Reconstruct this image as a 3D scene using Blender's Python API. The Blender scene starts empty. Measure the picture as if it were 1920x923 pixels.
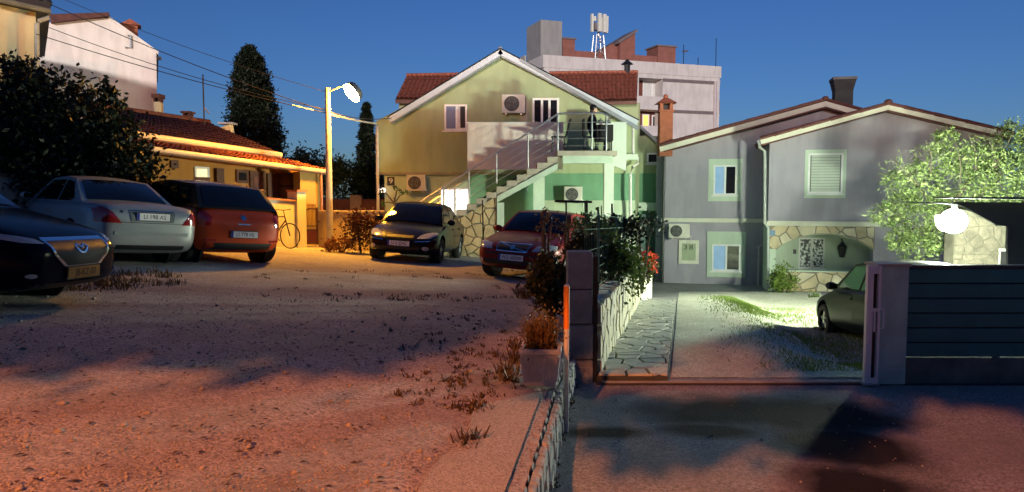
import bpy, bmesh, math, random
import numpy as np
from mathutils import Vector, Matrix
from mathutils.bvhtree import BVHTree
random.seed(7)
S = bpy.context.scene
COL = S.collection
R = math.radians

# ------------------------------------------------------------------ camera, sky, exposure
EYE = Vector((0.0, 0.0, 1.8)); FPX = 1400.0; TILT = math.atan(96.5 / FPX)
cam = bpy.data.cameras.new('camera'); cam.sensor_width = 36.0; cam.lens = 36.0 * FPX / 1920.0
cam.clip_start = 0.05; cam.clip_end = 2000
cam_o = bpy.data.objects.new('camera', cam); COL.objects.link(cam_o)
cam_o.location = EYE; cam_o.rotation_euler = (R(90) - TILT, 0, 0)
S.camera = cam_o
W = bpy.data.worlds.new('World'); S.world = W; W.use_nodes = True
nt = W.node_tree; bg = nt.nodes['Background']
sky = nt.nodes.new('ShaderNodeTexSky'); sky.sky_type = 'NISHITA'; sky.sun_disc = False
sky.sun_elevation = R(8); sky.sun_rotation = R(188); sky.ozone_density = 3; sky.dust_density = 0.2
tint = nt.nodes.new('ShaderNodeMix'); tint.data_type = 'RGBA'; tint.blend_type = 'MULTIPLY'
tint.inputs['Factor'].default_value = 1; tint.inputs['B'].default_value = (0.56, 0.83, 1.48, 1)
nt.links.new(sky.outputs[0], tint.inputs['A']); nt.links.new(tint.outputs['Result'], bg.inputs[0])
bg.inputs[1].default_value = 0.062
S.view_settings.view_transform = 'Standard'; S.view_settings.look = 'None'
S.view_settings.exposure = 0; S.view_settings.gamma = 1
try:
    S.cycles.use_denoising = True; S.cycles.max_bounces = 6
except Exception: pass
# strength of the three kinds of lamp (emission of the lamp glass)
SODIUM_NEAR = 10200; SODIUM_FAR = 1150; FLOOD = 2350
# last glow of the evening sky: weak, broad, low behind the viewer
sl = bpy.data.lights.new('sun', 'SUN'); sl.energy = 3.0; sl.angle = R(4); sl.color = (1, .89, .82)
so = bpy.data.objects.new('sun', sl); COL.objects.link(so); so.rotation_euler = (R(90 - 8), 0, R(-8))

# ------------------------------------------------------------------ pixel and frame helpers (lay things out from measured bearings)
def ray(px, py):
    u, v = px - 960.0, 461.5 - py
    f = Vector((0, math.cos(TILT), -math.sin(TILT))); up = Vector((0, math.sin(TILT), math.cos(TILT)))
    return Vector((u, 0, 0)) + v * up + FPX * f
def at(px, py, Y):
    d = ray(px, py); return EYE + d * (Y / d.y)
class Frame:
    def __init__(s, o, deg):
        s.o = Vector(o); s.a = R(deg); s.m = Matrix.Rotation(s.a, 3, 'Z'); s.n = s.m @ Vector((0, 1, 0))
    def p(s, px, py, y=0.0):
        d = ray(px, py); t = ((s.o + s.n * y - EYE).dot(s.n)) / d.dot(s.n)
        l = s.m.transposed() @ (EYE + d * t - s.o); return (l.x, l.z)
    def pts(s, L, y=0.0): return [s.p(a, b, y) for a, b in L]
    def w(s, x, y, z): return s.o + s.m @ Vector((x, y, z))

def sm(a, b, x):
    t = min(1, max(0, (x - a) / (b - a))); return t * t * (3 - 2 * t)
def lot_z(X, Y):
    Yc = min(max(Y, -2), 34); Xc = max(X, -16)
    return 0.55 - 0.075 * Xc - 0.03 * Yc
def drive_z(X, Y):
    if Y <= 7.2: b = 0
    elif Y <= 16: b = -.062 * (Y - 7.2)
    elif Y <= 25: b = -.5456 - .1 * (Y - 16)
    else: b = -1.4456
    xd = 2.6 + .234 * (Y - 7)
    return b - .34 * sm(xd, xd + 1.3, X) * sm(7.6, 10, Y) * (1 - sm(20, 24, Y))
def edge_x(Y):
    if Y < 5.6: return .335 + .125 * (Y - 5.6)
    if Y < 7.2: return .335 + .157 * (Y - 5.6)
    return 0.83 + .217 * (Y - 7.2) - .07

# ------------------------------------------------------------------ materials
def c(r, g, b):
    f = lambda v: (v / 255 / 12.92 if v / 255 <= .04045 else ((v / 255 + .055) / 1.055) ** 2.4)
    return (f(r), f(g), f(b), 1)
MATS = {}
def mat(name, col, rough=.7, var=.25, scale=3.0, bump=0.0, bscale=40.0, metal=0, coat=0, spec=.5, emit=None, est=0, world=False, sub=None):
    if name in MATS: return MATS[name]
    m = bpy.data.materials.new(name); m.use_nodes = True; MATS[name] = m
    n = m.node_tree.nodes; l = m.node_tree.links; b = n['Principled BSDF']
    col = tuple(col[:3]) + (1,)
    b.inputs['Roughness'].default_value = rough; b.inputs['Metallic'].default_value = metal
    b.inputs['Specular IOR Level'].default_value = spec
    if coat: b.inputs['Coat Weight'].default_value = coat; b.inputs['Coat Roughness'].default_value = .05
    if emit: b.inputs['Emission Color'].default_value = tuple(emit[:3]) + (1,); b.inputs['Emission Strength'].default_value = est
    b.inputs['Base Color'].default_value = col
    if var or bump:
        if world: co = n.new('ShaderNodeNewGeometry').outputs['Position']
        else: co = n.new('ShaderNodeTexCoord').outputs['Object']
    if var:
        t = n.new('ShaderNodeTexNoise'); t.inputs['Scale'].default_value = scale; t.inputs['Detail'].default_value = 6; t.inputs['Roughness'].default_value = .65
        l.new(co, t.inputs['Vector'])
        rp = n.new('ShaderNodeValToRGB')
        rp.color_ramp.elements[0].position = .3; rp.color_ramp.elements[1].position = .7
        rp.color_ramp.elements[0].color = tuple(v * (1 - var) for v in col[:3]) + (1,)
        rp.color_ramp.elements[1].color = tuple(min(1, v * (1 + var)) for v in col[:3]) + (1,)
        l.new(t.outputs['Fac'], rp.inputs['Fac']); l.new(rp.outputs['Color'], b.inputs['Base Color'])
    if bump:
        t2 = n.new('ShaderNodeTexNoise'); t2.inputs['Scale'].default_value = bscale; t2.inputs['Detail'].default_value = 4
        l.new(co, t2.inputs['Vector'])
        bp = n.new('ShaderNodeBump'); bp.inputs['Strength'].default_value = bump; bp.inputs['Distance'].default_value = .02
        l.new(t2.outputs['Fac'], bp.inputs['Height']); l.new(bp.outputs['Normal'], b.inputs['Normal'])
    return m
def stained(name, col, streak=.13, **k):
    """plaster with broad patches and vertical rain streaks"""
    m = mat(name, col, var=0, bump=.12, bscale=55, rough=.85, spec=.2, **k)
    n = m.node_tree.nodes; l = m.node_tree.links; b = n['Principled BSDF']
    co = n.new('ShaderNodeTexCoord').outputs['Object']
    mp = n.new('ShaderNodeMapping'); mp.inputs['Scale'].default_value = (2.2, 2.2, .5); l.new(co, mp.inputs['Vector'])
    t = n.new('ShaderNodeTexNoise'); t.inputs['Scale'].default_value = 1.6; t.inputs['Detail'].default_value = 7; l.new(mp.outputs[0], t.inputs['Vector'])
    t2 = n.new('ShaderNodeTexNoise'); t2.inputs['Scale'].default_value = .9; t2.inputs['Detail'].default_value = 5; l.new(co, t2.inputs['Vector'])
    mm = n.new('ShaderNodeMath'); mm.operation = 'ADD'; l.new(t.outputs['Fac'], mm.inputs[0]); l.new(t2.outputs['Fac'], mm.inputs[1])
    rp = n.new('ShaderNodeValToRGB'); e = rp.color_ramp.elements
    e[0].position = .78; e[1].position = 1.2 if False else 1.0
    mu = n.new('ShaderNodeMath'); mu.operation = 'MULTIPLY'; mu.inputs[1].default_value = .9; l.new(mm.outputs[0], mu.inputs[0])
    e[0].color = tuple(v * (1 - streak * .6) for v in col[:3]) + (1,); e[1].color = tuple(min(1, v * 1.06) for v in col[:3]) + (1,)
    l.new(mu.outputs[0], rp.inputs['Fac']); l.new(rp.outputs[0], b.inputs['Base Color'])
    return m
def leafmat(name, c1, c2, trans=.25, scale=1.2, rough=.55):
    m = bpy.data.materials.new(name); m.use_nodes = True; MATS[name] = m
    n = m.node_tree.nodes; l = m.node_tree.links; b = n['Principled BSDF']
    geo = n.new('ShaderNodeNewGeometry')
    rp = n.new('ShaderNodeValToRGB'); rp.color_ramp.elements[0].color = tuple(c1) + (1,); rp.color_ramp.elements[1].color = tuple(c2) + (1,)
    l.new(geo.outputs['Random Per Island'], rp.inputs['Fac']); l.new(rp.outputs[0], b.inputs['Base Color'])
    b.inputs['Roughness'].default_value = rough; b.inputs['Specular IOR Level'].default_value = .3
    tr = n.new('ShaderNodeBsdfTranslucent'); l.new(rp.outputs[0], tr.inputs['Color'])
    mx = n.new('ShaderNodeMixShader'); mx.inputs[0].default_value = trans
    l.new(b.outputs[0], mx.inputs[1]); l.new(tr.outputs[0], mx.inputs[2]); l.new(mx.outputs[0], n['Material Output'].inputs[0])
    return m
def glassmat(name, col, rough=.04, spec=.8):
    return mat(name, col, rough=rough, var=0, spec=spec)

# ------------------------------------------------------------------ mesh collector
class MB:
    def __init__(s): s.v = []; s.f = []
    def add(s, vs, fs):
        k = len(s.v); s.v += [tuple(v) for v in vs]; s.f += [tuple(i + k for i in f) for f in fs]; return s
    def box(s, x0, x1, y0, y1, z0, z1):
        x0, x1 = sorted((x0, x1)); y0, y1 = sorted((y0, y1)); z0, z1 = sorted((z0, z1))
        return s.add([(x0,y0,z0),(x1,y0,z0),(x1,y1,z0),(x0,y1,z0),(x0,y0,z1),(x1,y0,z1),(x1,y1,z1),(x0,y1,z1)],
                     [(0,3,2,1),(4,5,6,7),(0,1,5,4),(1,2,6,5),(2,3,7,6),(3,0,4,7)])
    def hexa(s, v8): return s.add(v8, [(0,3,2,1),(4,5,6,7),(0,1,5,4),(1,2,6,5),(2,3,7,6),(3,0,4,7)])
    def prism(s, poly, y0, y1):
        """polygon in x,z pushed along y"""
        n = len(poly)
        a = sum(poly[i][0] * poly[(i+1) % n][1] - poly[(i+1) % n][0] * poly[i][1] for i in range(n))
        if a < 0: poly = poly[::-1]
        vs = [(x, y0, z) for x, z in poly] + [(x, y1, z) for x, z in poly]
        fs = [tuple(range(n)), tuple(range(2*n-1, n-1, -1))] + [(i, i+n, (i+1) % n + n, (i+1) % n) for i in range(n)]
        return s.add(vs, fs)
    def tube(s, path, r, n=8, cap=True):
        path = [Vector(p) for p in path]; rr = r if isinstance(r, (list, tuple)) else [r] * len(path)
        vs = []; fs = []
        for i, p in enumerate(path):
            d = (path[min(i+1, len(path)-1)] - path[max(i-1, 0)]).normalized()
            u = d.cross(Vector((0, 0, 1)) if abs(d.z) < .9 else Vector((1, 0, 0))).normalized(); w = d.cross(u)
            for k in range(n):
                t = 2 * math.pi * k / n; vs.append(p + (u * math.cos(t) + w * math.sin(t)) * rr[i])
        for i in range(len(path) - 1):
            for k in range(n):
                fs.append((i*n+k, i*n+(k+1) % n, (i+1)*n+(k+1) % n, (i+1)*n+k))
        if cap: fs += [tuple(range(n-1, -1, -1)), tuple(range((len(path)-1)*n, len(path)*n))]
        return s.add(vs, fs)
    def lathe(s, prof, n=16, o=(0, 0, 0)):
        vs = []; fs = []
        for r, z in prof:
            for k in range(n):
                t = 2*math.pi*k/n; vs.append((o[0]+r*math.cos(t), o[1]+r*math.sin(t), o[2]+z))
        for i in range(len(prof)-1):
            for k in range(n): fs.append((i*n+k, i*n+(k+1) % n, (i+1)*n+(k+1) % n, (i+1)*n+k))
        fs += [tuple(range(n-1, -1, -1)), tuple(range((len(prof)-1)*n, len(prof)*n))]
        return s.add(vs, fs)
    def ball(s, o, r, n=10, sq=(1, 1, 1)):
        vs = []; fs = []
        for i in range(n+1):
            a = math.pi * i / n
            for k in range(2*n):
                t = math.pi * k / n
                vs.append((o[0]+r*sq[0]*math.sin(a)*math.cos(t), o[1]+r*sq[1]*math.sin(a)*math.sin(t), o[2]+r*sq[2]*math.cos(a)))
        for i in range(n):
            for k in range(2*n): fs.append((i*2*n+k, (i+1)*2*n+k, (i+1)*2*n+(k+1) % (2*n), i*2*n+(k+1) % (2*n)))
        return s.add(vs, fs)
    def build(s, name, m, parent=None, smooth=False, bevel=0, kind=None, loc=None):
        me = bpy.data.meshes.new(name); me.from_pydata(s.v, [], s.f); me.update()
        if smooth:
            me.polygons.foreach_set('use_smooth', [True] * len(me.polygons)); me.set_sharp_from_angle(angle=R(40))
        o = bpy.data.objects.new(name, me); COL.objects.link(o); me.materials.append(m)
        if parent: o.parent = parent
        if bevel:
            b = o.modifiers.new('b', 'BEVEL'); b.width = bevel; b.segments = 2; b.limit_method = 'ANGLE'
        if kind: o['kind'] = kind
        if loc: o.location = loc
        return o
def box(name, m, parent, *a, **k): return MB().box(*a).build(name, m, parent, **k)
def tag(o, label, cat, group=None):
    o['label'] = label; o['category'] = cat
    if group: o['group'] = group
    return o
def thing(name, label, cat, loc=(0, 0, 0), rot=0, group=None):
    o = bpy.data.objects.new(name, None); COL.objects.link(o); o.location = loc; o.rotation_euler = (0, 0, rot); o.empty_display_size = .2
    return tag(o, label, cat, group)
def copy_tree(o, parent=None):
    k = o.copy(); COL.objects.link(k)
    if parent: k.parent = parent
    for ch in list(o.children): copy_tree(ch, k)
    return k
def np_mesh(name, verts, quads, m, parent=None, kind=None):
    me = bpy.data.meshes.new(name)
    nv = len(verts); nq = len(quads); k = quads.shape[1]
    me.vertices.add(nv); me.vertices.foreach_set('co', np.asarray(verts, np.float32).ravel())
    me.loops.add(nq * k); me.loops.foreach_set('vertex_index', np.asarray(quads, np.int32).ravel())
    me.polygons.add(nq); me.polygons.foreach_set('loop_start', np.arange(nq, dtype=np.int32) * k)
    me.update(calc_edges=True); me.validate()
    o = bpy.data.objects.new(name, me); COL.objects.link(o); me.materials.append(m)
    if parent: o.parent = parent
    if kind: o['kind'] = kind
    return o
RNG = np.random.default_rng(5)
def leaf_cloud(blobs, size, aspect=.5, clump=.28, per=26, flat=.0, droop=0.0):
    """blobs: (centre, radii, leaves); leaves sit in clumps spread through each blob's outer volume"""
    V = []
    for cen, rad, n in blobs:
        cen = np.array(cen, float); rad = np.array(rad, float)
        M = max(3, n // per)
        d = RNG.normal(size=(M, 3)); d /= np.linalg.norm(d, axis=1)[:, None]
        rr = RNG.uniform(.35, 1, M) ** .5
        cc = cen + d * rr[:, None] * rad
        idx = RNG.integers(0, M, n)
        p = cc[idx] + RNG.normal(size=(n, 3)) * clump * min(1, rad.mean())
        dirs = RNG.normal(size=(n, 3)); dirs += (p - cen) / rad.max() * .8; dirs[:, 2] -= droop
        dirs /= np.linalg.norm(dirs, axis=1)[:, None]
        o = RNG.normal(size=(n, 3)); o[:, 2] *= (1 - flat)
        s = np.cross(dirs, o); s /= np.linalg.norm(s, axis=1)[:, None] + 1e-9
        L = size * RNG.uniform(.6, 1.3, n)[:, None]
        q = np.stack([p - dirs*L*.5, p + s*L*aspect*.5, p + dirs*L*.5, p - s*L*aspect*.5], 1)
        V.append(q.reshape(-1, 3))
    V = np.concatenate(V); Q = np.arange(len(V)).reshape(-1, 4)
    return V, Q
def crown(parent, blobs, size, m, name='crown', **k):
    V, Q = leaf_cloud(blobs, size, **k); return np_mesh(name, V, Q, m, parent)

# ------------------------------------------------------------------ irregular stones (clipped cells)
def clip(poly, a, b, cc):
    out = []
    for i in range(len(poly)):
        p, q = poly[i], poly[(i+1) % len(poly)]
        dp, dq = a*p[0]+b*p[1]-cc, a*q[0]+b*q[1]-cc
        if dp <= 0: out.append(p)
        if dp * dq < 0:
            t = dp / (dp - dq); out.append((p[0]+(q[0]-p[0])*t, p[1]+(q[1]-p[1])*t))
    return out
def cells(region, step, gap, rnd, stretch=1.0):
    xs = [p[0] for p in region]; ys = [p[1] for p in region]; pts = []
    nx = max(1, round((max(xs)-min(xs)) / (step*stretch))); ny = max(1, round((max(ys)-min(ys)) / step))
    for i in range(-1, nx+1):
        for j in range(-1, ny+1):
            pts.append((min(xs)+(i+.5+rnd.uniform(-.42, .42)+.5*(j % 2))*(max(xs)-min(xs))/nx, min(ys)+(j+.5+rnd.uniform(-.42, .42))*(max(ys)-min(ys))/ny))
    res = []
    for i, p in enumerate(pts):
        poly = list(region)
        for k, q in enumerate(pts):
            if k == i: continue
            dx, dy = q[0]-p[0], q[1]-p[1]; d = math.hypot(dx, dy)
            if d > 4.5*step*max(1, stretch): continue
            a, b = dx/d, dy/d
            poly = clip(poly, a, b, a*(p[0]+dx/2)+b*(p[1]+dy/2)-gap/2)
            if len(poly) < 3: break
        if len(poly) >= 3:
            ar = abs(sum(poly[u][0]*poly[(u+1) % len(poly)][1]-poly[(u+1) % len(poly)][0]*poly[u][1] for u in range(len(poly))))/2
            if ar > (.18*step)**2: res.append(poly)
    return res
def stone(poly, fn, h, m, parent, rnd, cham=.012, name='stone'):
    """fn(u, v, h) -> 3-D point"""
    n = len(poly); cx = sum(p[0] for p in poly)/n; cy = sum(p[1] for p in poly)/n
    h = h * rnd.uniform(.75, 1.25)
    rows = []
    for hh, sh in ((0, 0), (h*.65, 0), (h, cham)):
        row = []
        for x, y in poly:
            d = math.hypot(x-cx, y-cy) + 1e-6; k = max(.3, 1-sh/d); row.append(fn(cx+(x-cx)*k, cy+(y-cy)*k, hh))
        rows.append(row)
    vs = rows[0]+rows[1]+rows[2]; fs = []
    for r in range(2):
        for i in range(n): fs.append((r*n+i, r*n+(i+1) % n, (r+1)*n+(i+1) % n, (r+1)*n+i))
    fs.append(tuple(range(2*n, 3*n)))
    mb = MB(); mb.add(vs, fs); o = mb.build(name, m, parent)
    bm = bmesh.new(); bm.from_mesh(o.data); bmesh.ops.recalc_face_normals(bm, faces=bm.faces); bm.to_mesh(o.data); bm.free()
    return o
def text(body, size, m, parent, loc, rot, name='lettering', depth=.003, sx=1.0):
    cu = bpy.data.curves.new(name, 'FONT'); cu.body = body; cu.size = size; cu.extrude = depth; cu.align_x = 'CENTER'; cu.align_y = 'CENTER'
    t = bpy.data.objects.new('tmp', cu); COL.objects.link(t)
    dg = bpy.context.evaluated_depsgraph_get(); me = bpy.data.meshes.new_from_object(t.evaluated_get(dg))
    bpy.data.objects.remove(t); bpy.data.curves.remove(cu); me.materials.clear(); me.materials.append(m)
    o = bpy.data.objects.new(name, me); COL.objects.link(o); o.parent = parent; o.location = loc; o.rotation_euler = rot; o.scale = (sx, 1, 1)
    if len(body) > 1: o['kind'] = 'stuff'
    return o

white = mat('white_pvc', (.75, .76, .74), rough=.35, var=.06, scale=6)
cream = mat('cream_trim', (.66, .66, .55), rough=.7, var=.12, scale=4, bump=.08)
black_metal = mat('black_metal', (.015, .015, .017), rough=.45, var=.2, scale=9)
black_plastic = mat('black_plastic', (.012, .012, .013), rough=.5, var=.15, scale=12)
steel = mat('stainless_steel', (.62, .62, .60), rough=.28, var=.1, scale=12, metal=.9)
galv = mat('galvanised', (.5, .51, .52), rough=.4, var=.15, scale=8, metal=.6)
chrome = mat('chrome', (.8, .8, .8), rough=.12, var=0, metal=1)
concrete = mat('concrete', (.30, .285, .26), rough=.9, var=.3, scale=3.5, bump=.35, bscale=45)
dark_glass = glassmat('dark_glass', (.012, .014, .02))
sky_reflect_glass = glassmat('sky_reflect_glass', (.16, .20, .36), .45, .3)  # matte blue base carries the colour of the reflected sky
# ================================================================== GROUND
def ground_mat(name, base, dirt, stone_scale, bump, ellipses=(), dark=(.02, .019, .018)):
    m = bpy.data.materials.new(name); m.use_nodes = True; n = m.node_tree.nodes; l = m.node_tree.links; b = n['Principled BSDF']
    b.inputs['Roughness'].default_value = .92; b.inputs['Specular IOR Level'].default_value = .2
    pos = n.new('ShaderNodeNewGeometry').outputs['Position']
    v = n.new('ShaderNodeTexVoronoi'); v.inputs['Scale'].default_value = stone_scale; l.new(pos, v.inputs['Vector'])
    sep = n.new('ShaderNodeSeparateColor'); l.new(v.outputs['Color'], sep.inputs[0])
    rp = n.new('ShaderNodeValToRGB'); e = rp.color_ramp.elements
    e[0].color = tuple(x * .55 for x in base) + (1,); e[1].color = tuple(min(1, x * 1.35) for x in base) + (1,)
    l.new(sep.outputs[0], rp.inputs['Fac'])
    t = n.new('ShaderNodeTexNoise'); t.inputs['Scale'].default_value = .9; t.inputs['Detail'].default_value = 8; t.inputs['Roughness'].default_value = .7; l.new(pos, t.inputs['Vector'])
    r2 = n.new('ShaderNodeValToRGB'); r2.color_ramp.elements[0].position = .44; r2.color_ramp.elements[1].position = .72
    l.new(t.outputs['Fac'], r2.inputs['Fac'])
    mx = n.new('ShaderNodeMix'); mx.data_type = 'RGBA'; l.new(r2.outputs[0], mx.inputs['Factor']); l.new(rp.outputs[0], mx.inputs['A']); mx.inputs['B'].default_value = tuple(dirt) + (1,)
    out = mx.outputs['Result']
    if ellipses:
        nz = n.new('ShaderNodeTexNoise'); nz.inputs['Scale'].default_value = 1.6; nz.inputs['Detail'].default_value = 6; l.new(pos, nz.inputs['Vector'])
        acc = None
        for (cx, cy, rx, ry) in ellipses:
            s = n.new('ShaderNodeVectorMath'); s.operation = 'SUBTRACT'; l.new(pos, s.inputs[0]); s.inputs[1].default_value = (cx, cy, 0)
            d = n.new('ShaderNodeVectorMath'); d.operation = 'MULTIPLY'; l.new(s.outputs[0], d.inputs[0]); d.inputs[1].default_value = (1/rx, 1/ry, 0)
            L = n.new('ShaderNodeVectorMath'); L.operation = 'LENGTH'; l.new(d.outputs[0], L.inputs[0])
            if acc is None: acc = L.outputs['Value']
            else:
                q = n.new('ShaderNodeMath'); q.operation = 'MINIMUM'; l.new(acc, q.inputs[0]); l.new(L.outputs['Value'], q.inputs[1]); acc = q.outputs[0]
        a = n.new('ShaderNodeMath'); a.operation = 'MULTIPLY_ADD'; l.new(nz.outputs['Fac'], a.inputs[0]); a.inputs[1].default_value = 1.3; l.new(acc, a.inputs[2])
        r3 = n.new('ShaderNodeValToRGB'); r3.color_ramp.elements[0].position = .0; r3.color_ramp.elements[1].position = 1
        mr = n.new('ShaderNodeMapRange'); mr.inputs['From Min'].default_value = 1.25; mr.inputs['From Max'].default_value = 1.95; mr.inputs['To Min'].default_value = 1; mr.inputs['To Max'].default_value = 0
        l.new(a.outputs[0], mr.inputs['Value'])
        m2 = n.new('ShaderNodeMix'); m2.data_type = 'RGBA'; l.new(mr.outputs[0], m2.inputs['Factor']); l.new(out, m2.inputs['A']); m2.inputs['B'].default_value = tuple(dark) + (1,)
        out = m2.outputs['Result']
    l.new(out, b.inputs['Base Color'])
    bp = n.new('ShaderNodeBump'); bp.inputs['Strength'].default_value = bump; bp.inputs['Distance'].default_value = .015
    l.new(v.outputs['Distance'], bp.inputs['Height']); bp.invert = True; l.new(bp.outputs[0], b.inputs['Normal'])
    return m
gravel_m = ground_mat('gravel', (.41, .385, .37), (.26, .235, .215), 70, .45)
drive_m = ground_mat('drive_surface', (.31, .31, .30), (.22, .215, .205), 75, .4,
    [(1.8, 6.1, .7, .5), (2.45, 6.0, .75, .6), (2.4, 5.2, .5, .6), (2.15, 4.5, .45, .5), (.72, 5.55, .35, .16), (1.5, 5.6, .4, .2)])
concrete_strip_m = ground_mat('smooth_concrete', (.42, .37, .32), (.30, .26, .22), 150, .25)
def strip_grid(name, ys, xa, xb, nx, zf, m, jitter=.0, pw=1.0):
    V = []; rr = random.Random(3)
    for Y in ys:
        a, b = xa(Y), xb(Y)
        for i in range(nx + 1):
            t = i / nx; t = t ** pw; X = a + (b - a) * t
            V.append((X, Y, zf(X, Y) + rr.uniform(-jitter, jitter)))
    n = nx + 1; Q = [(j*n+i, j*n+i+1, (j+1)*n+i+1, (j+1)*n+i) for j in range(len(ys)-1) for i in range(nx)]
    o = np_mesh(name, np.array(V), np.array(Q), m); o['kind'] = 'structure'
    o.data.polygons.foreach_set('use_smooth', [True]*len(o.data.polygons)); return o
ys = [-10, -6, -3, 0] + [1 + .12*i for i in range(80)] + [10.6 + .35*i for i in range(50)] + [29, 32, 36, 42, 50]
lot = strip_grid('gravel_lot', ys, lambda Y: edge_x(Y), lambda Y: -45, 150, lot_z, gravel_m, .006, 2.2)
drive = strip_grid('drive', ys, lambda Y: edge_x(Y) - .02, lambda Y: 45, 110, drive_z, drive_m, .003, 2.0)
gd_m = ground_mat('floodlit_gravel_tone', (.60, .61, .49), (.42, .43, .32), 60, .5)  # paler overlay sheet; floodlight brightness is put into its base colour
gd = strip_grid('floodlit_drive_sheet', [7.25+.25*i for i in range(68)], lambda Y: 1.50+.229*(Y-7.08)+.03, lambda Y: 3.6+.234*(Y-7)+.25*math.sin(Y*1.3)+(0 if Y < 13 else min(2.5, (Y-13)*.5)), 14, lambda x, y: drive_z(x, y)+.006, gd_m, .002)
gr = MB().add([(-800, -800, -1.75), (800, -800, -1.75), (800, 800, -1.75), (-800, 800, -1.75)], [(0, 1, 2, 3)]).build('ground', mat('soil', (.1, .085, .065), rough=.95, var=.3, scale=.5))
gr['kind'] = 'structure'
# smooth concrete strip along the kerb
cs = strip_grid('concrete_strip', [1.5+.25*i for i in range(16)], lambda Y: edge_x(Y) - .075, lambda Y: edge_x(Y) - .43 + .03*math.sin(Y*5), 3, lambda x, y: lot_z(x, y) + .022, concrete_strip_m)
# loose gravel in the foreground
def pebbles(name, n, area, zf, m, smin, smax, seed):
    g = np.random.default_rng(seed); V = []; Q = []
    base = np.array([(1,0,0),(0,1,0),(-1,0,0),(0,-1,0),(0,0,.7),(0,0,-.5)])
    F = np.array([(0,1,4),(1,2,4),(2,3,4),(3,0,4),(1,0,5),(2,1,5),(3,2,5),(0,3,5)])
    k = 0
    while k < n:
        X, Y = area(g)
        s = g.uniform(smin, smax) * g.uniform(.6, 1.4); a = g.uniform(0, 6.28)
        v = base * s * g.uniform(.6, 1.25, (6, 3)); r = np.array([[math.cos(a), -math.sin(a), 0], [math.sin(a), math.cos(a), 0], [0, 0, 1]])
        V.append(v @ r.T + np.array([X, Y, zf(X, Y) + s*.25])); Q.append(F + 6*k); k += 1
    return np_mesh(name, np.concatenate(V), np.concatenate(Q), m, None, 'stuff')
def near_area(g):
    while True:
        Y = 2.2 + 8 * g.random() ** 2.0; X = g.uniform(-.75*Y - .3, edge_x(Y) - .3)
        if X < edge_x(Y) - .42 or Y > 5.4: return X, Y
pebble_m = mat('pebble', (.34, .30, .27), rough=.85, var=.5, scale=23, world=True)
tag(pebbles('gravel', 15000, near_area, lot_z, pebble_m, .004, .010, 11), 'loose pale gravel scattered over the parking lot', 'gravel')
tag(pebbles('gravel', 260, near_area, lot_z, pebble_m, .014, .026, 15), 'larger stones mixed in the gravel of the parking lot', 'gravel')
ll = []; gl_r = random.Random(91)
for i in range(420):
    X, Y = near_area(np.random.default_rng(1000+i)); a = gl_r.uniform(0, 6.28); l_ = gl_r.uniform(.012, .03); w_ = l_*.45; z = lot_z(X, Y)+gl_r.uniform(.008, .02); cx_, sx_ = math.cos(a), math.sin(a)
    ll += [(X-cx_*l_, Y-sx_*l_, z), (X-sx_*w_, Y+cx_*w_, z+.006), (X+cx_*l_, Y+sx_*l_, z+.002), (X+sx_*w_, Y-cx_*w_, z+.008)]
tag(np_mesh('leaf_litter', np.array(ll), np.arange(len(ll)).reshape(-1, 4), mat('dead_leaf', (.07, .04, .02), rough=.8, var=.5, scale=30, world=True), None, 'stuff'), 'small dead leaves scattered over the gravel', 'leaves')
def road_area(g):
    Y = 3.8 + 3 * g.random(); return g.uniform(edge_x(Y) + .15, 5.2), Y
tag(pebbles('grit', 220, road_area, drive_z, pebble_m, .005, .013, 12), 'loose grit lying on the road before the gate', 'gravel')

# ================================================================== LAMPS
def lamp_glass(name, col, e): return mat(name, (.8, .8, .8), var=0, emit=col, est=e)
sod_far = lamp_glass('sodium_glass_far', (1, .42, .03), SODIUM_FAR)
sod_near = lamp_glass('sodium_glass_near', (1, .27, .065), SODIUM_NEAR)
flood_g = lamp_glass('flood_glass', (.90, 1, .76), FLOOD)
pole_m = mat('pole_concrete', (.45, .42, .36), rough=.85, var=.25, scale=2.5, bump=.2)
def street_lamp(label, base, top_z, head, glass, r, aim):
    t = thing('street_lamp', label, 'street lamp', base)
    b = Vector(base); h = Vector(head) - b; H = top_z - b.z
    MB().tube([(0, 0, -.3), (0, 0, H*.5), (0, 0, H)], [.1, .085, .068], 12).build('pole', pole_m, t, smooth=True)
    MB().tube([(0, 0, H-.12), (h.x*.5, h.y*.5, h.z+.17), (h.x*.85, h.y*.85, h.z+.16)], .022, 8).build('arm', galv, t, smooth=True)
    MB().tube([(-.09, 0, H-.55), (.09, 0, H-.55)], .014, 6).build('wire_bracket', galv, t)
    n_ = Vector(aim).normalized(); rot = Vector((0, 0, -1)).rotation_difference(n_).to_matrix()
    def shell(r0, za, zb, flip, name, m):
        b_ = MB().ball((0, 0, 0), r0, 10); vs = []
        for v in b_.v:
            q = Vector(v); q.z *= zb if q.z > 0 else za; vs.append(tuple(h + rot @ q))
        b_.v = vs; return b_.build(name, m, t, smooth=True)
    shell(r, .41, .15, 0, 'lamp_glass', glass)
    hs = MB(); hs.v = []; K = 20
    rings = [(r*.98, .0), (r*1.0, .01), (r*.96, .09), (r*.8, .17), (r*.3, .21)]
    for a_, z_ in rings:
        for k in range(K): hs.v.append(tuple(h + rot @ Vector((a_*math.cos(6.2832*k/K), a_*math.sin(6.2832*k/K), z_))))
    for a_ in range(4):
        for k in range(K): hs.f.append((a_*K+k, a_*K+(k+1) % K, (a_+1)*K+(k+1) % K, (a_+1)*K+k))
    hs.f.append(tuple(range(4*K, 5*K)))
    hs.build('lamp_housing', mat('lamp_housing', (.12, .12, .115), rough=.5, var=.1), t, smooth=True)
    return t
pb = at(618, 400, 20.4); ptop = at(618, 165, 20.4); hd = at(660, 174, 20.2)
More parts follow.
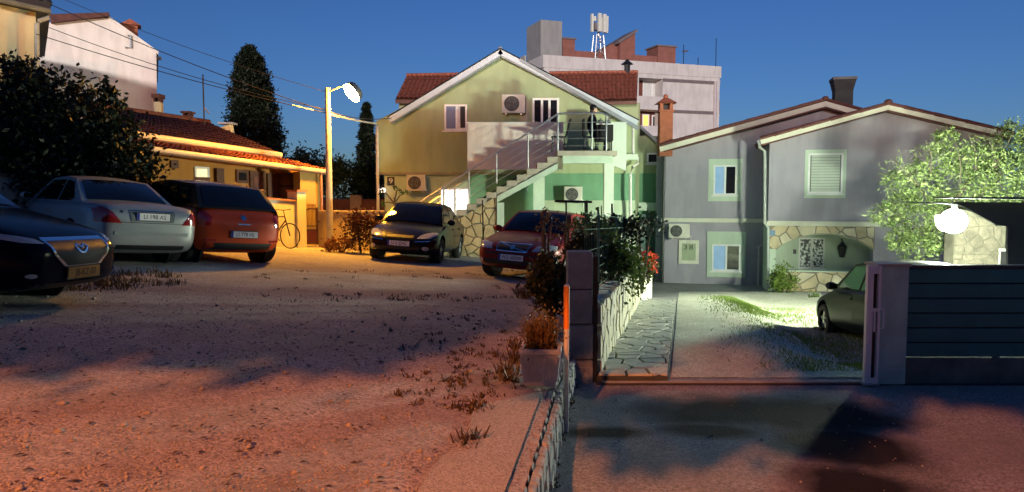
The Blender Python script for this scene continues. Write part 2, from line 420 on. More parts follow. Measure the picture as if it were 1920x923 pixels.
street_lamp('tall pole street lamp glowing orange above the low yellow wall', (pb.x, 20.4, lot_z(pb.x, 20.4)), ptop.z, hd, sod_far, .28, (-.66, -.42, -.62))
NL = Vector((-3.4, -6.2, 7.3))
street_lamp('orange street lamp standing behind the viewer beside the parking lot', (-4.6, -6.6, lot_z(-4.6, -6.6)), 7.2, NL, sod_near, .16, (.15, .6, -.75))

# ================================================================== GREEN HOUSE
GH = Frame((at(937, 475, 24).x, 24, 0), 0)
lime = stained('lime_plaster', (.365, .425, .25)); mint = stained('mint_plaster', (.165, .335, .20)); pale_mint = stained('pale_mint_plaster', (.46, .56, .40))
pinkish = stained('parapet_plaster', (.80, .73, .66)); beige = stained('stair_concrete', (.42, .39, .31))
tile_m = mat('clay_tile', (.30, .085, .045), rough=.8, var=.45, scale=7, bump=.2)
roof_grey = mat('roof_sheet_grey', (.27, .29, .32), rough=.55, var=.2, scale=3)
def gz(px, py, y=0): return GH.p(px, py, y)
gh = thing('green_house', 'lime green two storey gabled house with an outside staircase', 'house', GH.o)
gl = gz(706, 325)[0]; gr_ = gz(1192, 325)[0]; zf = gz(900, 325)[1]; ze_l = gz(712, 228)[1]; ze_r = gz(1192, 228)[1]; zp = gz(937, 100)[1]; xp = gz(937, 100)[0]
MB().prism([(gl, zf), (gr_, zf), (gr_, ze_r), (xp, zp - .05), (gl, ze_l)], 0, 9).build('upper_wall', lime, gh)
xl2 = gz(721, 400)[0]; xm = gz(880, 400)[0]
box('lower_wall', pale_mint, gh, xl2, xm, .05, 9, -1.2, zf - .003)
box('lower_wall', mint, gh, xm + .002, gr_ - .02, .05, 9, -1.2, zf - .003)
box('string_course', mat('string_course', (.28, .27, .17), rough=.8, var=.2), gh, gl - .03, gz(1000, 325)[0], -.05, -.003, zf - .05, zf + .03)
box('plinth_band', pale_mint, gh, gz(1020, 380)[0], gr_, .01, .047, -1.0, gz(1020, 376)[1])
# gable roof
yo = -.35
def gable_roof(fr, parent, L, P, Rr, y0, y1, th, m, fm, fth, over_tiles=None):
    """L, P, Rr: eave, peak, eave (x, z) of the top edge"""
    for A, B in ((L, P), (P, Rr)):
        d = Vector((B[0]-A[0], B[1]-A[1])).normalized(); n = Vector((-d.y, d.x))
        if n.y < 0: n = -n
        MB().prism([(A[0], A[1]-.02), (B[0], B[1]-.02), (B[0]-n.x*th, B[1]-n.y*th), (A[0]-n.x*th, A[1]-n.y*th)], y0+.03, y1).build('roof_slab', m, parent)
        MB().prism([(A[0], A[1]), (B[0], B[1]), (B[0]-n.x*fth, B[1]-n.y*fth), (A[0]-n.x*fth, A[1]-n.y*fth)], y0-.02, y0+.027).build('verge_board', fm, parent)
    return
Lp, Pp, Rp = GH.p(726, 221, yo), GH.p(938, 92, yo), GH.p(1198, 226, yo)
verge_m = mat('verge_paint', (.50, .54, .60), rough=.5, var=.1, scale=3)
gable_roof(GH, gh, Lp, Pp, Rp, yo, 9.3, .2, roof_grey, verge_m, .17)
for A, B in ((Lp, Pp), (Pp, Rp)):   # dark flashing line on the verge
    MB().tube([(A[0], yo-.03, A[1]+.01), (B[0], yo-.03, B[1]+.01)], .022, 6).build('flashing', black_metal, gh)
MB().ball((Pp[0], yo+.1, Pp[1]+.03), .07, 6).build('ridge_cap', roof_grey, gh)
# second grey board on the right verge
A, B = GH.p(975, 110, yo+.02), GH.p(1198, 238, yo+.02)
MB().prism([A, B, (B[0]-.02, B[1]-.13), (A[0], A[1]-.10)], yo-.06, yo-.022).build('verge_board', mat('verge_dark', (.24, .26, .29), rough=.5, var=.15), gh)
def add_window(parent, fr, pxs, y, trim=0, panes=2, glass=(None, None), sill=True, fw=.06, trim_m=None, depth=.10, split=None):
    """pxs = (left, top, right, bottom) in measured bearings on plane y"""
    x0, z1 = fr.p(pxs[0], pxs[1], y); x1, z0 = fr.p(pxs[2], pxs[3], y)
    w = MB(); yy = y - .035
    w.box(x0, x1, yy, y+.01, z0, z0+fw).box(x0, x1, yy, y+.01, z1-fw, z1)
    w.box(x0, x0+fw, yy, y+.01, z0+fw, z1-fw).box(x1-fw, x1, yy, y+.01, z0+fw, z1-fw)
    cuts = [x0+fw + (x1-x0-2*fw)*(i/panes) for i in range(panes+1)]
    if split: cuts[1] = x0+fw+(x1-x0-2*fw)*split
    for cx in cuts[1:-1]: w.box(cx-fw*.55, cx+fw*.55, yy-.004, y+.01, z0+fw+.001, z1-fw-.001)
    win = w.build('window', white, parent, bevel=.006)
    for i in range(panes):
        g = (glass[i] if i < len(glass) else None) or dark_glass
        box('pane', g, win, cuts[i]+(.035 if i else 0), cuts[i+1]-(.035 if i < panes-1 else 0), y-.016, y-.006, z0+fw, z1-fw)
    if sill: box('sill', white, win, x0-.06, x1+.06, y-.11, y-.002, z0-.05, z0-.003)
    if trim:
        t = MB(); tm = trim_m or cream; a, b = trim if isinstance(trim, tuple) else (trim, trim)
        t.box(x0-a, x1+a, y-.022, y-.001, z1+.002, z1+b).box(x0-a, x1+a, y-.022, y-.001, z0-a-.05, z0-.052)
        t.box(x0-a, x0-.002, y-.022, y-.001, z0-.051, z1).box(x1+.002, x1+a, y-.022, y-.001, z0-.051, z1)
        t.build('trim', tm, win)
    return win
curtain = mat('curtain', (.62, .63, .62), rough=.8, var=.15, scale=8)
add_window(gh, GH, (833, 196, 876, 245), 0, glass=(sky_reflect_glass, curtain), split=.55)
x0, z1 = gz(863, 200); x1, z0 = gz(874, 240)
box('pane', mat('dim_pane', (.02, .02, .025), rough=.5, var=0, spec=.2), gh, x0, x1, -.028, -.018, z0, z1)
# balcony door
w = add_window(gh, GH, (998, 184, 1048, 262), 0, panes=3, sill=False, fw=.07)
x0, z1 = gz(990, 181); x1, z0 = gz(998, 262)
box('shutter', mat('shutter_tan', (.42, .40, .28), rough=.7, var=.1), gh, gz(975, 186)[0], gz(992, 186)[0], -.04, -.003, z0, z1-.1)
# lit ground-floor door under the stairs
lit = mat('lit_curtain', (.8, .8, .78), var=.1, scale=5, emit=(1, 1, .95), est=2.2)
add_window(gh, GH, (824, 352, 882, 440), .05, panes=2, glass=(lit, lit), sill=False, fw=.07)
# gallery with parapet
yg = -1.15
px0, pz1 = GH.p(876, 232, yg); px1, pz0 = GH.p(1056, 318, yg)
box('parapet', pinkish, gh, px0, px1, yg, yg + .13, pz0, pz1)
box('parapet_cap', white, gh, px0 - .02, px1 + .01, yg - .02, yg + .15, pz1 + .002, pz1 + .045)
sx0, sz1 = GH.p(1146, 229, yg); sx1, sz0 = GH.p(1174, 320, yg)
MB().prism([(sx0, sz0+.18), (sx1, sz0), (sx1, sz1), (sx0, sz1)], yg, yg+.13).build('side_panel', mat('pale_panel', (.62, .70, .60), rough=.8, var=.08), gh)
lf = GH.p(1052, 283, -2.2); lr = GH.p(1149, 297, -2.2)
zfl = lf[1]
box('gallery_slab', beige, gh, px0, sx1, yg + .131, -.01, zfl - .2, zfl - .02)
# staircase : landing, steps, side
steps_y0, steps_y1 = -2.2, -1.16
box('landing', beige, gh, lf[0]-.1, lr[0]+.12, steps_y0-.05, yg-.002, zfl-.14, zfl)
box('landing_beam', mat('beam_mint', (.50, .64, .50), rough=.8, var=.1), gh, lf[0]+.05, lr[0], steps_y0, steps_y0+.3, zfl-.36, zfl-.142)
xS = lf[0]-.1; rise, going = .172, .295; nst = 17
for i in range(nst):
    xx = xS - going*i; zz = zfl - rise*(i+1)
    box('step', beige, gh, xx-going, xx-.002, steps_y0-.03, steps_y1, zz-.16, zz)
bot = []
for i in range(nst):
    xx = xS - going*i; zz = zfl - rise*(i+1) - .165
    bot += [(xx, zz), (xx-going, zz)]
xcut = GH.p(932, 372, -2.2)[0]; zcut = GH.p(932, 374, -2.2)[1]
side = [p for p in bot if p[0] > xcut]
k = (zfl-.36 - zcut)
poly = side + [(xcut, side[-1][1]), (xcut, zcut), (xS, zfl-.45)]
MB().prism(poly, steps_y0, steps_y1-.02).build('stair_side', beige, gh)
MB().prism([(xS, zfl-.36), (xcut, zcut+.09), (xcut, zcut-.09), (xS, zfl-.54)], steps_y0-.04, steps_y0-.003).build('stair_soffit_band', MATS['beam_mint'], gh)
MB().prism([(xS, zfl-.46), (xcut, zcut-.012), (xcut, zcut-.09), (xS, zfl-.54)], steps_y0-.002, steps_y1-.03).build('stair_soffit', MATS['beam_mint'], gh)
base = [p for p in bot if p[0] <= xcut-.01]
poly2 = [(xcut-.01, base[0][1])] + base + [(base[-1][0], -1.0), (xcut-.01, -1.0)]
core = MB().prism(poly2, steps_y0+.03, steps_y1-.02).build('stair_base', mat('mortar', (.22, .2, .16), rough=.95, var=.2), gh)
box('stair_post', MATS['beam_mint'], gh, xcut-.002, xcut+.2, steps_y0-.03, steps_y0+.25, -1.0, zcut-.1)
sand_stone = mat('sand_stone', (.46, .37, .20), rough=.85, var=.35, scale=2.2, bump=.4, bscale=18, world=True)
rs = random.Random(4)
top_at = lambda x: zfl - rise*(int((xS-x)/going)+1) - .17
reg = [(xcut-1.75, -.55), (xcut-.02, -.55), (xcut-.02, zcut+.1), (xcut-1.75, zcut-.95)]
for p in cells(reg, .30, .03, rs):
    stone(p, lambda u, v, h: (u, steps_y0+.03-h, v), .035, sand_stone, core, rs)
box('porch_column', mat('column_pale', (.62, .72, .58), rough=.8, var=.1), gh, *[v for v in (GH.p(1133, 300, -2.1)[0], GH.p(1151, 300, -2.1)[0])], -2.15, -1.9, -1.2, zfl-.361)
box('porch_column', MATS['column_pale'], gh, GH.p(1000, 340, -.9)[0], GH.p(1021, 340, -.9)[0], -1.0, -.75, -1.2, GH.p(1000, 333, -.9)[1])
# hand rails
def rail(name_y, post_px, top, rows=4):
    ra = MB(); tops = [GH.p(a, b, name_y) for a, b in top]
    ra.tube([(x, name_y, z) for x, z in tops], .028, 8); return ra
ry = -2.18
top = [(752, 402), (1046, 214), (1053, 213), (1128, 212), (1140, 216), (1146, 224)]
rl = thing('stair_railing', 'stainless steel railing climbing the outside stairs of the green house', 'railing', GH.o)
rail(ry, None, top).build('handrail', steel, rl, smooth=True)
def railtop(px):
    for (a, b), (d, e) in zip(top, top[1:]):
        if a <= px <= d: return b + (e-b)*(px-a)/(d-a)
posts = [(783, 415), (832, 392), (879, 365), (931, 343), (990, 318), (1046, 284), (1110, 284), (1137, 284)]
for px, pb_ in posts:
    x, zt = GH.p(px, railtop(px), ry); _, zb = GH.p(px, pb_, ry)
    MB().tube([(x, ry, zb-.02), (x, ry, zt)], .026, 8).build('post', steel, rl, smooth=True)
for k in range(1, 5):
    dz = [0, 16, 31, 46, 60][k]
    a = [GH.p(783, railtop(783)+dz*.72, ry), GH.p(1046, 214+dz, ry), GH.p(1137, 213+dz, ry)]
    MB().tube([(x, ry, z) for x, z in a], .009, 6).build('rail_bar', steel, rl)
x, z = GH.p(1138, 215, ry)
for k in range(4):
    z2 = GH.p(1138, 228+15*k, ry)[1]
    MB().tube([(x, ry, z2), (x, yg-.02, z2)], .009, 6).build('rail_bar', steel, rl)
rl2 = thing('stair_railing', 'thin dark handrail on the house side of the outside stairs', 'railing', GH.o)
a, b = GH.p(905, 372, -1.2), GH.p(993, 318, -1.2)
MB().tube([(a[0], -1.14, a[1]), (b[0], -1.14, b[1])], .022, 8).build('handrail', black_metal, rl2, smooth=True)
for t in (.05, .95):
    X = a[0]+(b[0]-a[0])*t; Z = a[1]+(b[1]-a[1])*t
    MB().tube([(X, -1.14, Z-.62), (X, -1.14, Z)], .014, 6).build('post', black_metal, rl2)
# air conditioners
grille_m = mat('grille_dark', (.05, .05, .05), rough=.6, var=.2, scale=20)
ac_m = mat('ac_casing', (.62, .60, .52), rough=.5, var=.12, scale=4)
def air_con(label, fr, pxs, y, fan=.42, group='air conditioner units on the walls'):
    x0, z1 = fr.p(pxs[0], pxs[1], y-.3); x1, z0 = fr.p(pxs[2], pxs[3], y-.3); w = x1-x0; h = z1-z0
    t = thing('air_conditioner', label, 'air conditioner', fr.w((x0+x1)/2, y, z0), fr.a, group)
    box('casing', ac_m, t, -w/2, w/2, -.3, -.04, 0, h, bevel=.015)
    cx = -w/2+w*fan; r = min(h*.40, w*.34)
    ring = MB()
    for rr in (1, .75, .5, .25):
        ring.tube([(cx+r*rr*math.cos(k*math.pi/10), -.315, h/2+r*rr*math.sin(k*math.pi/10)) for k in range(21)], .006, 5, cap=False)
    MB().tube([(cx, -.302, h/2), (cx, -.29, h/2)], r*1.04, 24).build('fan_recess', grille_m, t)
    fb = MB()
    for k in range(4):
        a0 = k*math.pi/2+.3
        fb.add([(cx, -.304, h/2), (cx+r*.9*math.cos(a0), -.309, h/2+r*.9*math.sin(a0)), (cx+r*.9*math.cos(a0+.8), -.304, h/2+r*.9*math.sin(a0+.8))], [(0, 1, 2)])
    fb.build('fan_blades', mat('fan_grey', (.10, .10, .10), var=.1), t)
    ring.build('fan_guard', mat('guard_grey', (.22, .22, .2), rough=.5, var=.1), t)
    for s in (-.32, .32): box('bracket', galv, t, s*w-.02, s*w+.02, -.3, 0, -.05, -.003)
    MB().tube([(w/2-.03, -.12, .1), (w/2+.05, -.08, .04), (w/2+.05, -.02, -.25)], .015, 6).build('pipe', mat('pipe_white', (.6, .6, .56), var=.1), t)
    return t
air_con('beige air conditioner on the wall beside the number nine sign', GH, (762, 328, 798, 358), .05)
air_con('air conditioner beside the balcony door above the parapet', GH, (941, 177, 985, 212), 0)
air_con('air conditioner under the landing on the mint wall', GH, (1058, 350, 1092, 379), .05)
# number sign, globe lantern, downpipes
x0, z1 = GH.p(726, 332, .05); x1, z0 = GH.p(740, 348, .05)
t = thing('house_number', 'small dark plate with a pale number nine on the green house', 'sign', GH.w((x0+x1)/2, .05, (z0+z1)/2))
pl = box('plate', mat('plate_dark', (.03, .03, .03), rough=.4, var=.1), t, -(x1-x0)/2, (x1-x0)/2, -.02, -.003, -(z1-z0)/2, (z1-z0)/2)
text('9', .24, mat('lettering_white', (.75, .75, .7), var=0), pl, (0, -.024, 0), (R(90), 0, 0), sx=1.2)
x, z = GH.p(719, 357, .0)
t = thing('wall_lantern', 'small glowing globe lantern at the corner of the green house', 'lamp', GH.w(x, -.12, z))
MB().ball((0, 0, 0), .085, 8).build('globe', lamp_glass('globe_glass', (1, .82, .74), 3.0), t, smooth=True)
MB().tube([(0, 0, .09), (0, 0, .17), (.0, .17, .17)], .015, 6).build('arm', black_metal, t)
MB().lathe([(.05, .07), (.03, .11)], 10).build('cap', black_metal, t)
dp = MB(); xx, zt = GH.p(707, 236, -.1)
dp.tube([(xx, -.1, zt), (xx, -.1, -1.1)], .05, 8).build('downpipe', mat('pipe_pale', (.62, .60, .56), rough=.5, var=.15, scale=4), gh, smooth=True)
p1 = [GH.p(a, b, -.3) for a, b in ((1187, 236), (1187, 290), (1197, 298), (1197, 306), (1187, 312), (1183, 330), (1183, 480))]
MB().tube([(x, -.3+.02*i, z) for i, (x, z) in enumerate(p1)], .045, 8).build('downpipe', MATS['pipe_pale'], gh, smooth=True)
a, b = GH.p(1166, 290, -.3), GH.p(1194, 300, -.3)
box('ledge', MATS['column_pale'], gh, a[0], b[0], -.5, -.003, b[1], a[1])
x, z = GH.p(742, 226, 0)
MB().ball((x, -.03, z), .06, 6).build('cable_anchor', black_metal, gh)
# tiled rear wing
def tile_roof(parent, e0, e1, r1, r0, cols, rows, m, name='roof_tiles', amp=.06):
    """e0,e1: eave corners, r1,r0: ridge corners (3-D); barrel tiles laid in courses"""
    e0, e1, r1, r0 = map(Vector, (e0, e1, r1, r0)); V = []; F = []; ns = 6
    nrm = (e1-e0).cross(r0-e0).normalized()
    if nrm.z < 0: nrm = -nrm
    rr = random.Random(9)
    for i in range(cols):
        for j in range(rows):
            v0, v1 = j/rows, min(1, (j+1.12)/rows); jit = rr.uniform(-.008, .008)
            k = len(V)
            for q, v in ((0, v0), (1, v1)):
                for s in range(ns+1):
                    u = (i + s/ns)/cols; P = (e0.lerp(e1, u)).lerp(r0.lerp(r1, u), v)
                    h = amp*abs(math.sin(math.pi*s/ns)) + (.03 if q == 0 else -.0) + jit
                    V.append(P + nrm*h)
            for s in range(ns): F.append((k+s, k+s+1, k+ns+1+s+1, k+ns+1+s))
    return MB().add(V, F).build(name, m, parent, kind='stuff', smooth=True)
def w3(px, py, Y): return at(px, py, Y) - Vector((GH.o.x, GH.o.y, 0))
rw = thing('rear_wing', 'red tiled house wing standing behind the lime gable', 'house', GH.o)
for nm, E in (('l', ((741, 186), (870, 186), (880, 141), (762, 143))), ('r', ((1040, 192), (1194, 188), (1196, 137), (1030, 139)))):
    e0, e1, r1, r0 = w3(*E[0], 28), w3(*E[1], 28), w3(*E[2], 30.5), w3(*E[3], 30.5)
    tile_roof(rw, e0, e1, r1, r0, 15 if nm == 'l' else 20, 8, tile_m)
    MB().add([e0-Vector((0,0,.03)), e1-Vector((0,0,.03)), r1-Vector((0,0,.03)), r0-Vector((0,0,.03)), e0-Vector((0,0,.16)), e1-Vector((0,0,.16)), r1-Vector((0,0,.16)), r0-Vector((0,0,.16))],
        [(0,1,2,3),(4,7,6,5),(0,4,5,1),(1,5,6,2),(2,6,7,3),(3,7,4,0)]).build('roof_slab', mat('roof_slab_brown', (.12, .05, .035), var=.2), rw)
    nk = 14; rt = MB()
    for i in range(nk):
        A = r0.lerp(r1, i/nk); B = r0.lerp(r1, (i+1)/nk); rt.tube([A+Vector((0,0,.02)), B+Vector((0,0,.02))], [.10, .085], 8)
    rt.build('ridge_tiles', tile_m, rw)
a = w3(1040, 196, 28.3); b = w3(1198, 400, 28.3)
box('wall', lime, rw, a.x, b.x, a.y, a.y+3, -1.2, a.z+.05)
a = w3(748, 190, 28.3); b = w3(900, 400, 28.3)
box('wall', lime, rw, a.x, b.x, a.y, a.y+3, -1.2, a.z)
a = w3(1176, 135, 30.5); vp = MB().tube([(a.x, a.y, a.z-.2), (a.x, a.y, a.z+.28)], .12, 8).build('vent_pipe', black_metal, rw)
MB().lathe([(.26, .0), (.1, .12), (.03, .2)], 8, (a.x, a.y, a.z+.30)).build('cowl', black_metal, vp)

# annex between the two houses
an = thing('annex', 'narrow lime and mint annex squeezed between the two houses', 'house', (0, 0, 0))
A = at(1196, 255, 28.5); B = at(1246, 330, 28.5)
box('upper_wall', lime, an, A.x, B.x, 28.5, 33, B.z+.1, A.z)
box('lower_wall', mint, an, A.x, B.x, 28.52, 33, -1.7, B.z+.098)
A2 = at(1201, 246, 28.2); B2 = at(1252, 292, 28.2)
MB().prism([(A2.x, A2.z+.2), (B2.x+.3, B2.z-.05), (B2.x+.3, B2.z-.16), (A2.x, A2.z+.07)], 28.1, 33).build('roof', roof_grey, an)
class Wd:
    def __init__(s, Y): s.Y = Y
    def p(s, px, py, y=0): v = at(px, py, s.Y+y); return (v.x, v.z)
    def w(s, x, y, z): return Vector((x, s.Y+y, z))
    a = 0.0
wd = Wd(28.5)
an.location = (0, 28.5, 0)
for ch in an.children:
    for v in ch.data.vertices: v.co.y -= 28.5
add_window(an, wd, (1213, 287, 1237, 307), 0, panes=1, sill=True)
a = at(1196, 380, 28.4); b = at(1240, 395, 28.4)
box('lintel', MATS['column_pale'], an, a.x, b.x, -.25, -.01, b.z, a.z)
a = at(1203, 402, 28.3); b = at(1237, 490, 28.3)
box('door', mat('door_green_dark', (.05, .12, .10), rough=.5, var=.2), an, a.x, b.x, -.2, -.02, -1.7, a.z)
ch_m = mat('chimney_brick', (.30, .10, .05), rough=.85, var=.35, scale=5, bump=.3)
bc = thing('brick_chimney', 'rust brown brick chimney with a little hipped cap beside the purple house', 'chimney', at(1247, 262, 27.2))
s = 27.2/1400
H = 80*s
box('stack', ch_m, bc, -12*s, 12*s, -.2, .2, -.6, 50*s)
box('collar', ch_m, bc, -14*s, 14*s, -.25, .25, 50*s+.002, 54*s)
for q in (-9, 9): box('vent_leg', ch_m, bc, (q-3)*s, (q+3)*s, -.2, .2, 54*s+.002, 66*s)
box('vent_back', black_metal, bc, -5.8*s, 5.8*s, .05, .15, 54*s+.002, 66*s)
MB().add([(-18*s, -.35, 66*s), (18*s, -.35, 66*s), (18*s, .35, 66*s), (-18*s, .35, 66*s), (-5*s, -.08, 76*s), (5*s, -.08, 76*s), (5*s, .08, 76*s), (-5*s, .08, 76*s)],
    [(0,3,2,1),(4,5,6,7),(0,1,5,4),(1,2,6,5),(2,3,7,6),(3,0,4,7)]).build('cap', tile_m, bc)
MB().ball((0, 0, 79*s), .09, 6).build('finial', tile_m, bc)
# ================================================================== PURPLE HOUSE
PH = Frame((at(1437, 540, 25).x, 25, 0), -13.2)
SB = 1.6      # set-back of the left block
lav = stained('lavender_plaster', (.335, .32, .365)); porch_m = stained('porch_mint_plaster', (.50, .60, .48))
soffit_m = mat('soffit_cream', (.62, .62, .50), rough=.7, var=.1)
roof_dark = mat('roof_tile_dark', (.10, .035, .028), rough=.8, var=.4, scale=6)
ph = thing('purple_house', 'lavender two storey house of two stepped gabled blocks with stone arch', 'house', PH.o, PH.a)
Z0 = -1.9
# left block
lx0 = PH.p(1243, 400, SB)[0]; lzE = PH.p(1243, 276, SB)[1]; lP = PH.p(1548, 193, SB); zc = PH.p(1300, 413, SB)[1]
lE2 = PH.p(1640, 222, SB)
MB().prism([(lx0, zc), (lE2[0], zc), (lE2[0], lE2[1]-.15), (lP[0], lP[1]-.12), (lx0, lzE-.1)], SB, 10).build('upper_wall', lav, ph)
box('lower_wall', lav, ph, lx0+.02, 0.3, SB+.02, 10, Z0, zc-.002)
gable_roof(PH, ph, PH.p(1236, 276, SB-.4), PH.p(1548, 190, SB-.4), PH.p(1700, 232, SB-.4), SB-.4, 10.2, .22, roof_dark, soffit_m, .17)
a, b, d = PH.p(1236, 274, SB-.4), PH.p(1548, 188, SB-.4), PH.p(1640, 214, SB-.4)
def verge_tiles(pts, y, parent, m=roof_dark, r=.075):
    for (A, B) in zip(pts, pts[1:]):
        L = math.hypot(B[0]-A[0], B[1]-A[1]); n = max(2, int(L/.42)); mb = MB()
        for i in range(n):
            p = [A[0]+(B[0]-A[0])*i/n, y, A[1]+(B[1]-A[1])*i/n+.03]; q = [A[0]+(B[0]-A[0])*(i+1.08)/n, y, A[1]+(B[1]-A[1])*(i+1.08)/n+.03]
            mb.tube([p, q], [r, r*.85] if i % 2 else [r*.92, r*.8], 7)
        mb.build('verge_tiles', m, parent, smooth=True)
verge_tiles([a, b, d], SB-.38, ph)
x0, z1 = PH.p(1243, 409, SB); x1, z0 = PH.p(1439, 417, SB)
box('cornice', soffit_m, ph, x0-.05, .15, SB-.09, SB-.002, zc-.07, zc+.07)
sky_pane = mat('sky_reflection_blue', (.34, .52, .84), rough=.25, var=.08, scale=3)  # blue base colour stands in for the sky mirrored in the panes
add_window(ph, PH, (1338, 310, 1381, 366), SB, trim=(.17, .22), glass=(sky_pane, dark_glass), trim_m=porch_m)
add_window(ph, PH, (1335, 458, 1388, 509), SB, trim=(.17, .46), glass=(sky_pane, dark_glass), trim_m=porch_m)
# shutter box lines over the two windows
# left corner downpipe and edge strip
MB().tube([(lx0+.02, SB-.07, lzE-.2), (lx0+.02, SB-.07, Z0)], .05, 8).build('downpipe', mat('pipe_dark', (.04, .045, .045), rough=.5, var=.15), ph, smooth=True)
box('corner_strip', lav, ph, lx0-.27, lx0-.04, SB+.3, 9.9, Z0, PH.p(1240, 284, SB)[1])
# right block
X1 = PH.p(1884, 250, 0)[0]; eL = PH.p(1425, 262, -.4); pk = PH.p(1666, 196, -.4); eR = PH.p(1900, 250, -.4)
zr = PH.p(1440, 416, 0)[1]; arch_z1 = PH.p(1560, 421, 0)[1]
w0 = PH.p(1437, 262, 0)[1]
MB().prism([(0, zr), (X1, zr), (X1, PH.p(1884, 250, 0)[1]-.05), (PH.p(1666, 204, 0)[0], PH.p(1666, 204, 0)[1]-.03), (0, w0)], 0, 10).build('upper_wall', lav, ph)
gable_roof(PH, ph, eL, pk, eR, -.4, 10.2, .2, roof_dark, soffit_m, .16)
verge_tiles([(eL[0], eL[1]+.01), pk, eR], -.38, ph)
for P in (pk,): MB().ball((P[0], -.35, P[1]+.07), .13, 6, (1, 1.4, .8)).build('ridge_tile', roof_dark, ph)
MB().ball((PH.p(1548, 188, SB-.4)[0], SB-.35, PH.p(1548, 188, SB-.4)[1]+.05), .12, 6, (1, 1.4, .8)).build('ridge_tile', roof_dark, ph)
box('cornice', soffit_m, ph, -.04, PH.p(1650, 418, 0)[0], -.09, -.002, zr-.13, zr+.03)
add_window(ph, PH, (1516, 288, 1579, 363), 0, trim=(.10, .12), panes=1, trim_m=porch_m, glass=(mat('shutter_gap', (.10, .12, .10), rough=.8, var=.1),)); mat('roller_shutter', (.44, .50, .42), rough=.6, var=.06, scale=5)
x0, z1 = PH.p(1518, 291, 0); x1, z0 = PH.p(1577, 360, 0)
for i in range(13):
    zz = z0 + (z1-z0)*i/13
    box('shutter_slat', MATS['roller_shutter'], ph, x0+.06, x1-.06, -.034, -.018, zz+.007, zz+(z1-z0)/13-.004)
# gutter and downpipe on the corner
gx, gz_ = PH.p(1424, 264, -.2)
MB().lathe([(.06, -.10), (.10, .0), (.10, .06)], 10, (gx+.02, -.25, gz_-.05)).build('gutter_hopper', white, ph)
pts = [(1424, 268), (1424, 276), (1434, 284), (1434, 419), (1440, 428), (1440, 560)]
MB().tube([(PH.p(u, v, -.12)[0], -.12, PH.p(u, v, -.12)[1]) for u, v in pts], .05, 8).build('downpipe', mat('pipe_grey', (.42, .46, .42), rough=.5, var=.15, scale=4), ph, smooth=True)
# porch: arch front (thickness .35), back wall, low stone wall
xa0 = PH.p(1457, 450, 0)[0]; xa1 = PH.p(1640, 450, 0)[0]; xend = PH.p(1660, 450, 0)[0]
zs = PH.p(1457, 467, 0)[1]; zt = PH.p(1550, 438, 0)[1]
def arch(x):
    t = (x-xa0)/(xa1-xa0); t = min(1, max(0, t)); return zs + (zt-zs)*math.sin(math.pi*t)**.75
N = 24; mb = MB()
for i in range(N):
    u, v = xa0+(xa1-xa0)*i/N, xa0+(xa1-xa0)*(i+1)/N
    mb.prism([(u, arch(u)), (v, arch(v)), (v, zr-.132), (u, zr-.132)], 0.0, .35)
arc = mb.build('arch_wall', MATS['mortar'], ph)
arc_in = MB()
for i in range(N):
    u, v = xa0+(xa1-xa0)*i/N, xa0+(xa1-xa0)*(i+1)/N
    arc_in.prism([(u, arch(u)-.03), (v, arch(v)-.03), (v, arch(v)-.002), (u, arch(u)-.002)], .0, .36)
arc_in.build('arch_soffit', mat('arch_soffit', (.34, .38, .26), rough=.85, var=.15), ph)
rs = random.Random(8)
reg = [(0.03, zs), (xend-.35, zs), (xend-.35, zr-.135), (0.03, zr-.135)]
stone_m = mat('crazy_stone', (.52, .44, .28), rough=.85, var=.3, scale=1.6, bump=.4, bscale=16, world=True)
stone_m2 = mat('crazy_stone_pale', (.58, .53, .38), rough=.85, var=.25, scale=1.6, bump=.4, bscale=16, world=True)
box('arch_pier', MATS['mortar'], ph, 0.0, xa0-.001, .0, .35, zs, zr-.132)
for p in cells(reg, .36, .035, rs, 1.15):
    q = []
    for i in range(len(p)):
        A, B = p[i], p[(i+1) % len(p)]
        for k in range(3): q.append((A[0]+(B[0]-A[0])*k/3, A[1]+(B[1]-A[1])*k/3))
    r = [(x, max(z, arch(x)+.012) if x > xa0 else z) for x, z in q]
    hgt = max(z for x, z in r)-min(z for x, z in r)
    ar = abs(sum(r[u][0]*r[(u+1) % len(r)][1]-r[(u+1) % len(r)][0]*r[u][1] for u in range(len(r))))/2
    if ar < .008 or hgt < .05: continue
    stone(r, lambda u, v, h: (u, -h, v), .03, rs.choice([stone_m, stone_m2]), arc, rs, cham=.008)
box('porch_pillar', porch_m, ph, 0.0, xa0-.03, .01, .35, Z0, zs-.003)
box('right_wall', lav, ph, xend-.35, X1, .01, .4, Z0, zr-.002)
box('porch_back_wall', porch_m, ph, 0, xend+.6, 1.7, 1.9, Z0, zr-.003)
box('porch_ceiling', porch_m, ph, 0.02, xend+.5, .352, 1.7, zr-.2, zr-.01)
box('porch_side_wall', porch_m, ph, -.001, .15, .352, SB-.1, Z0, zr-.201)
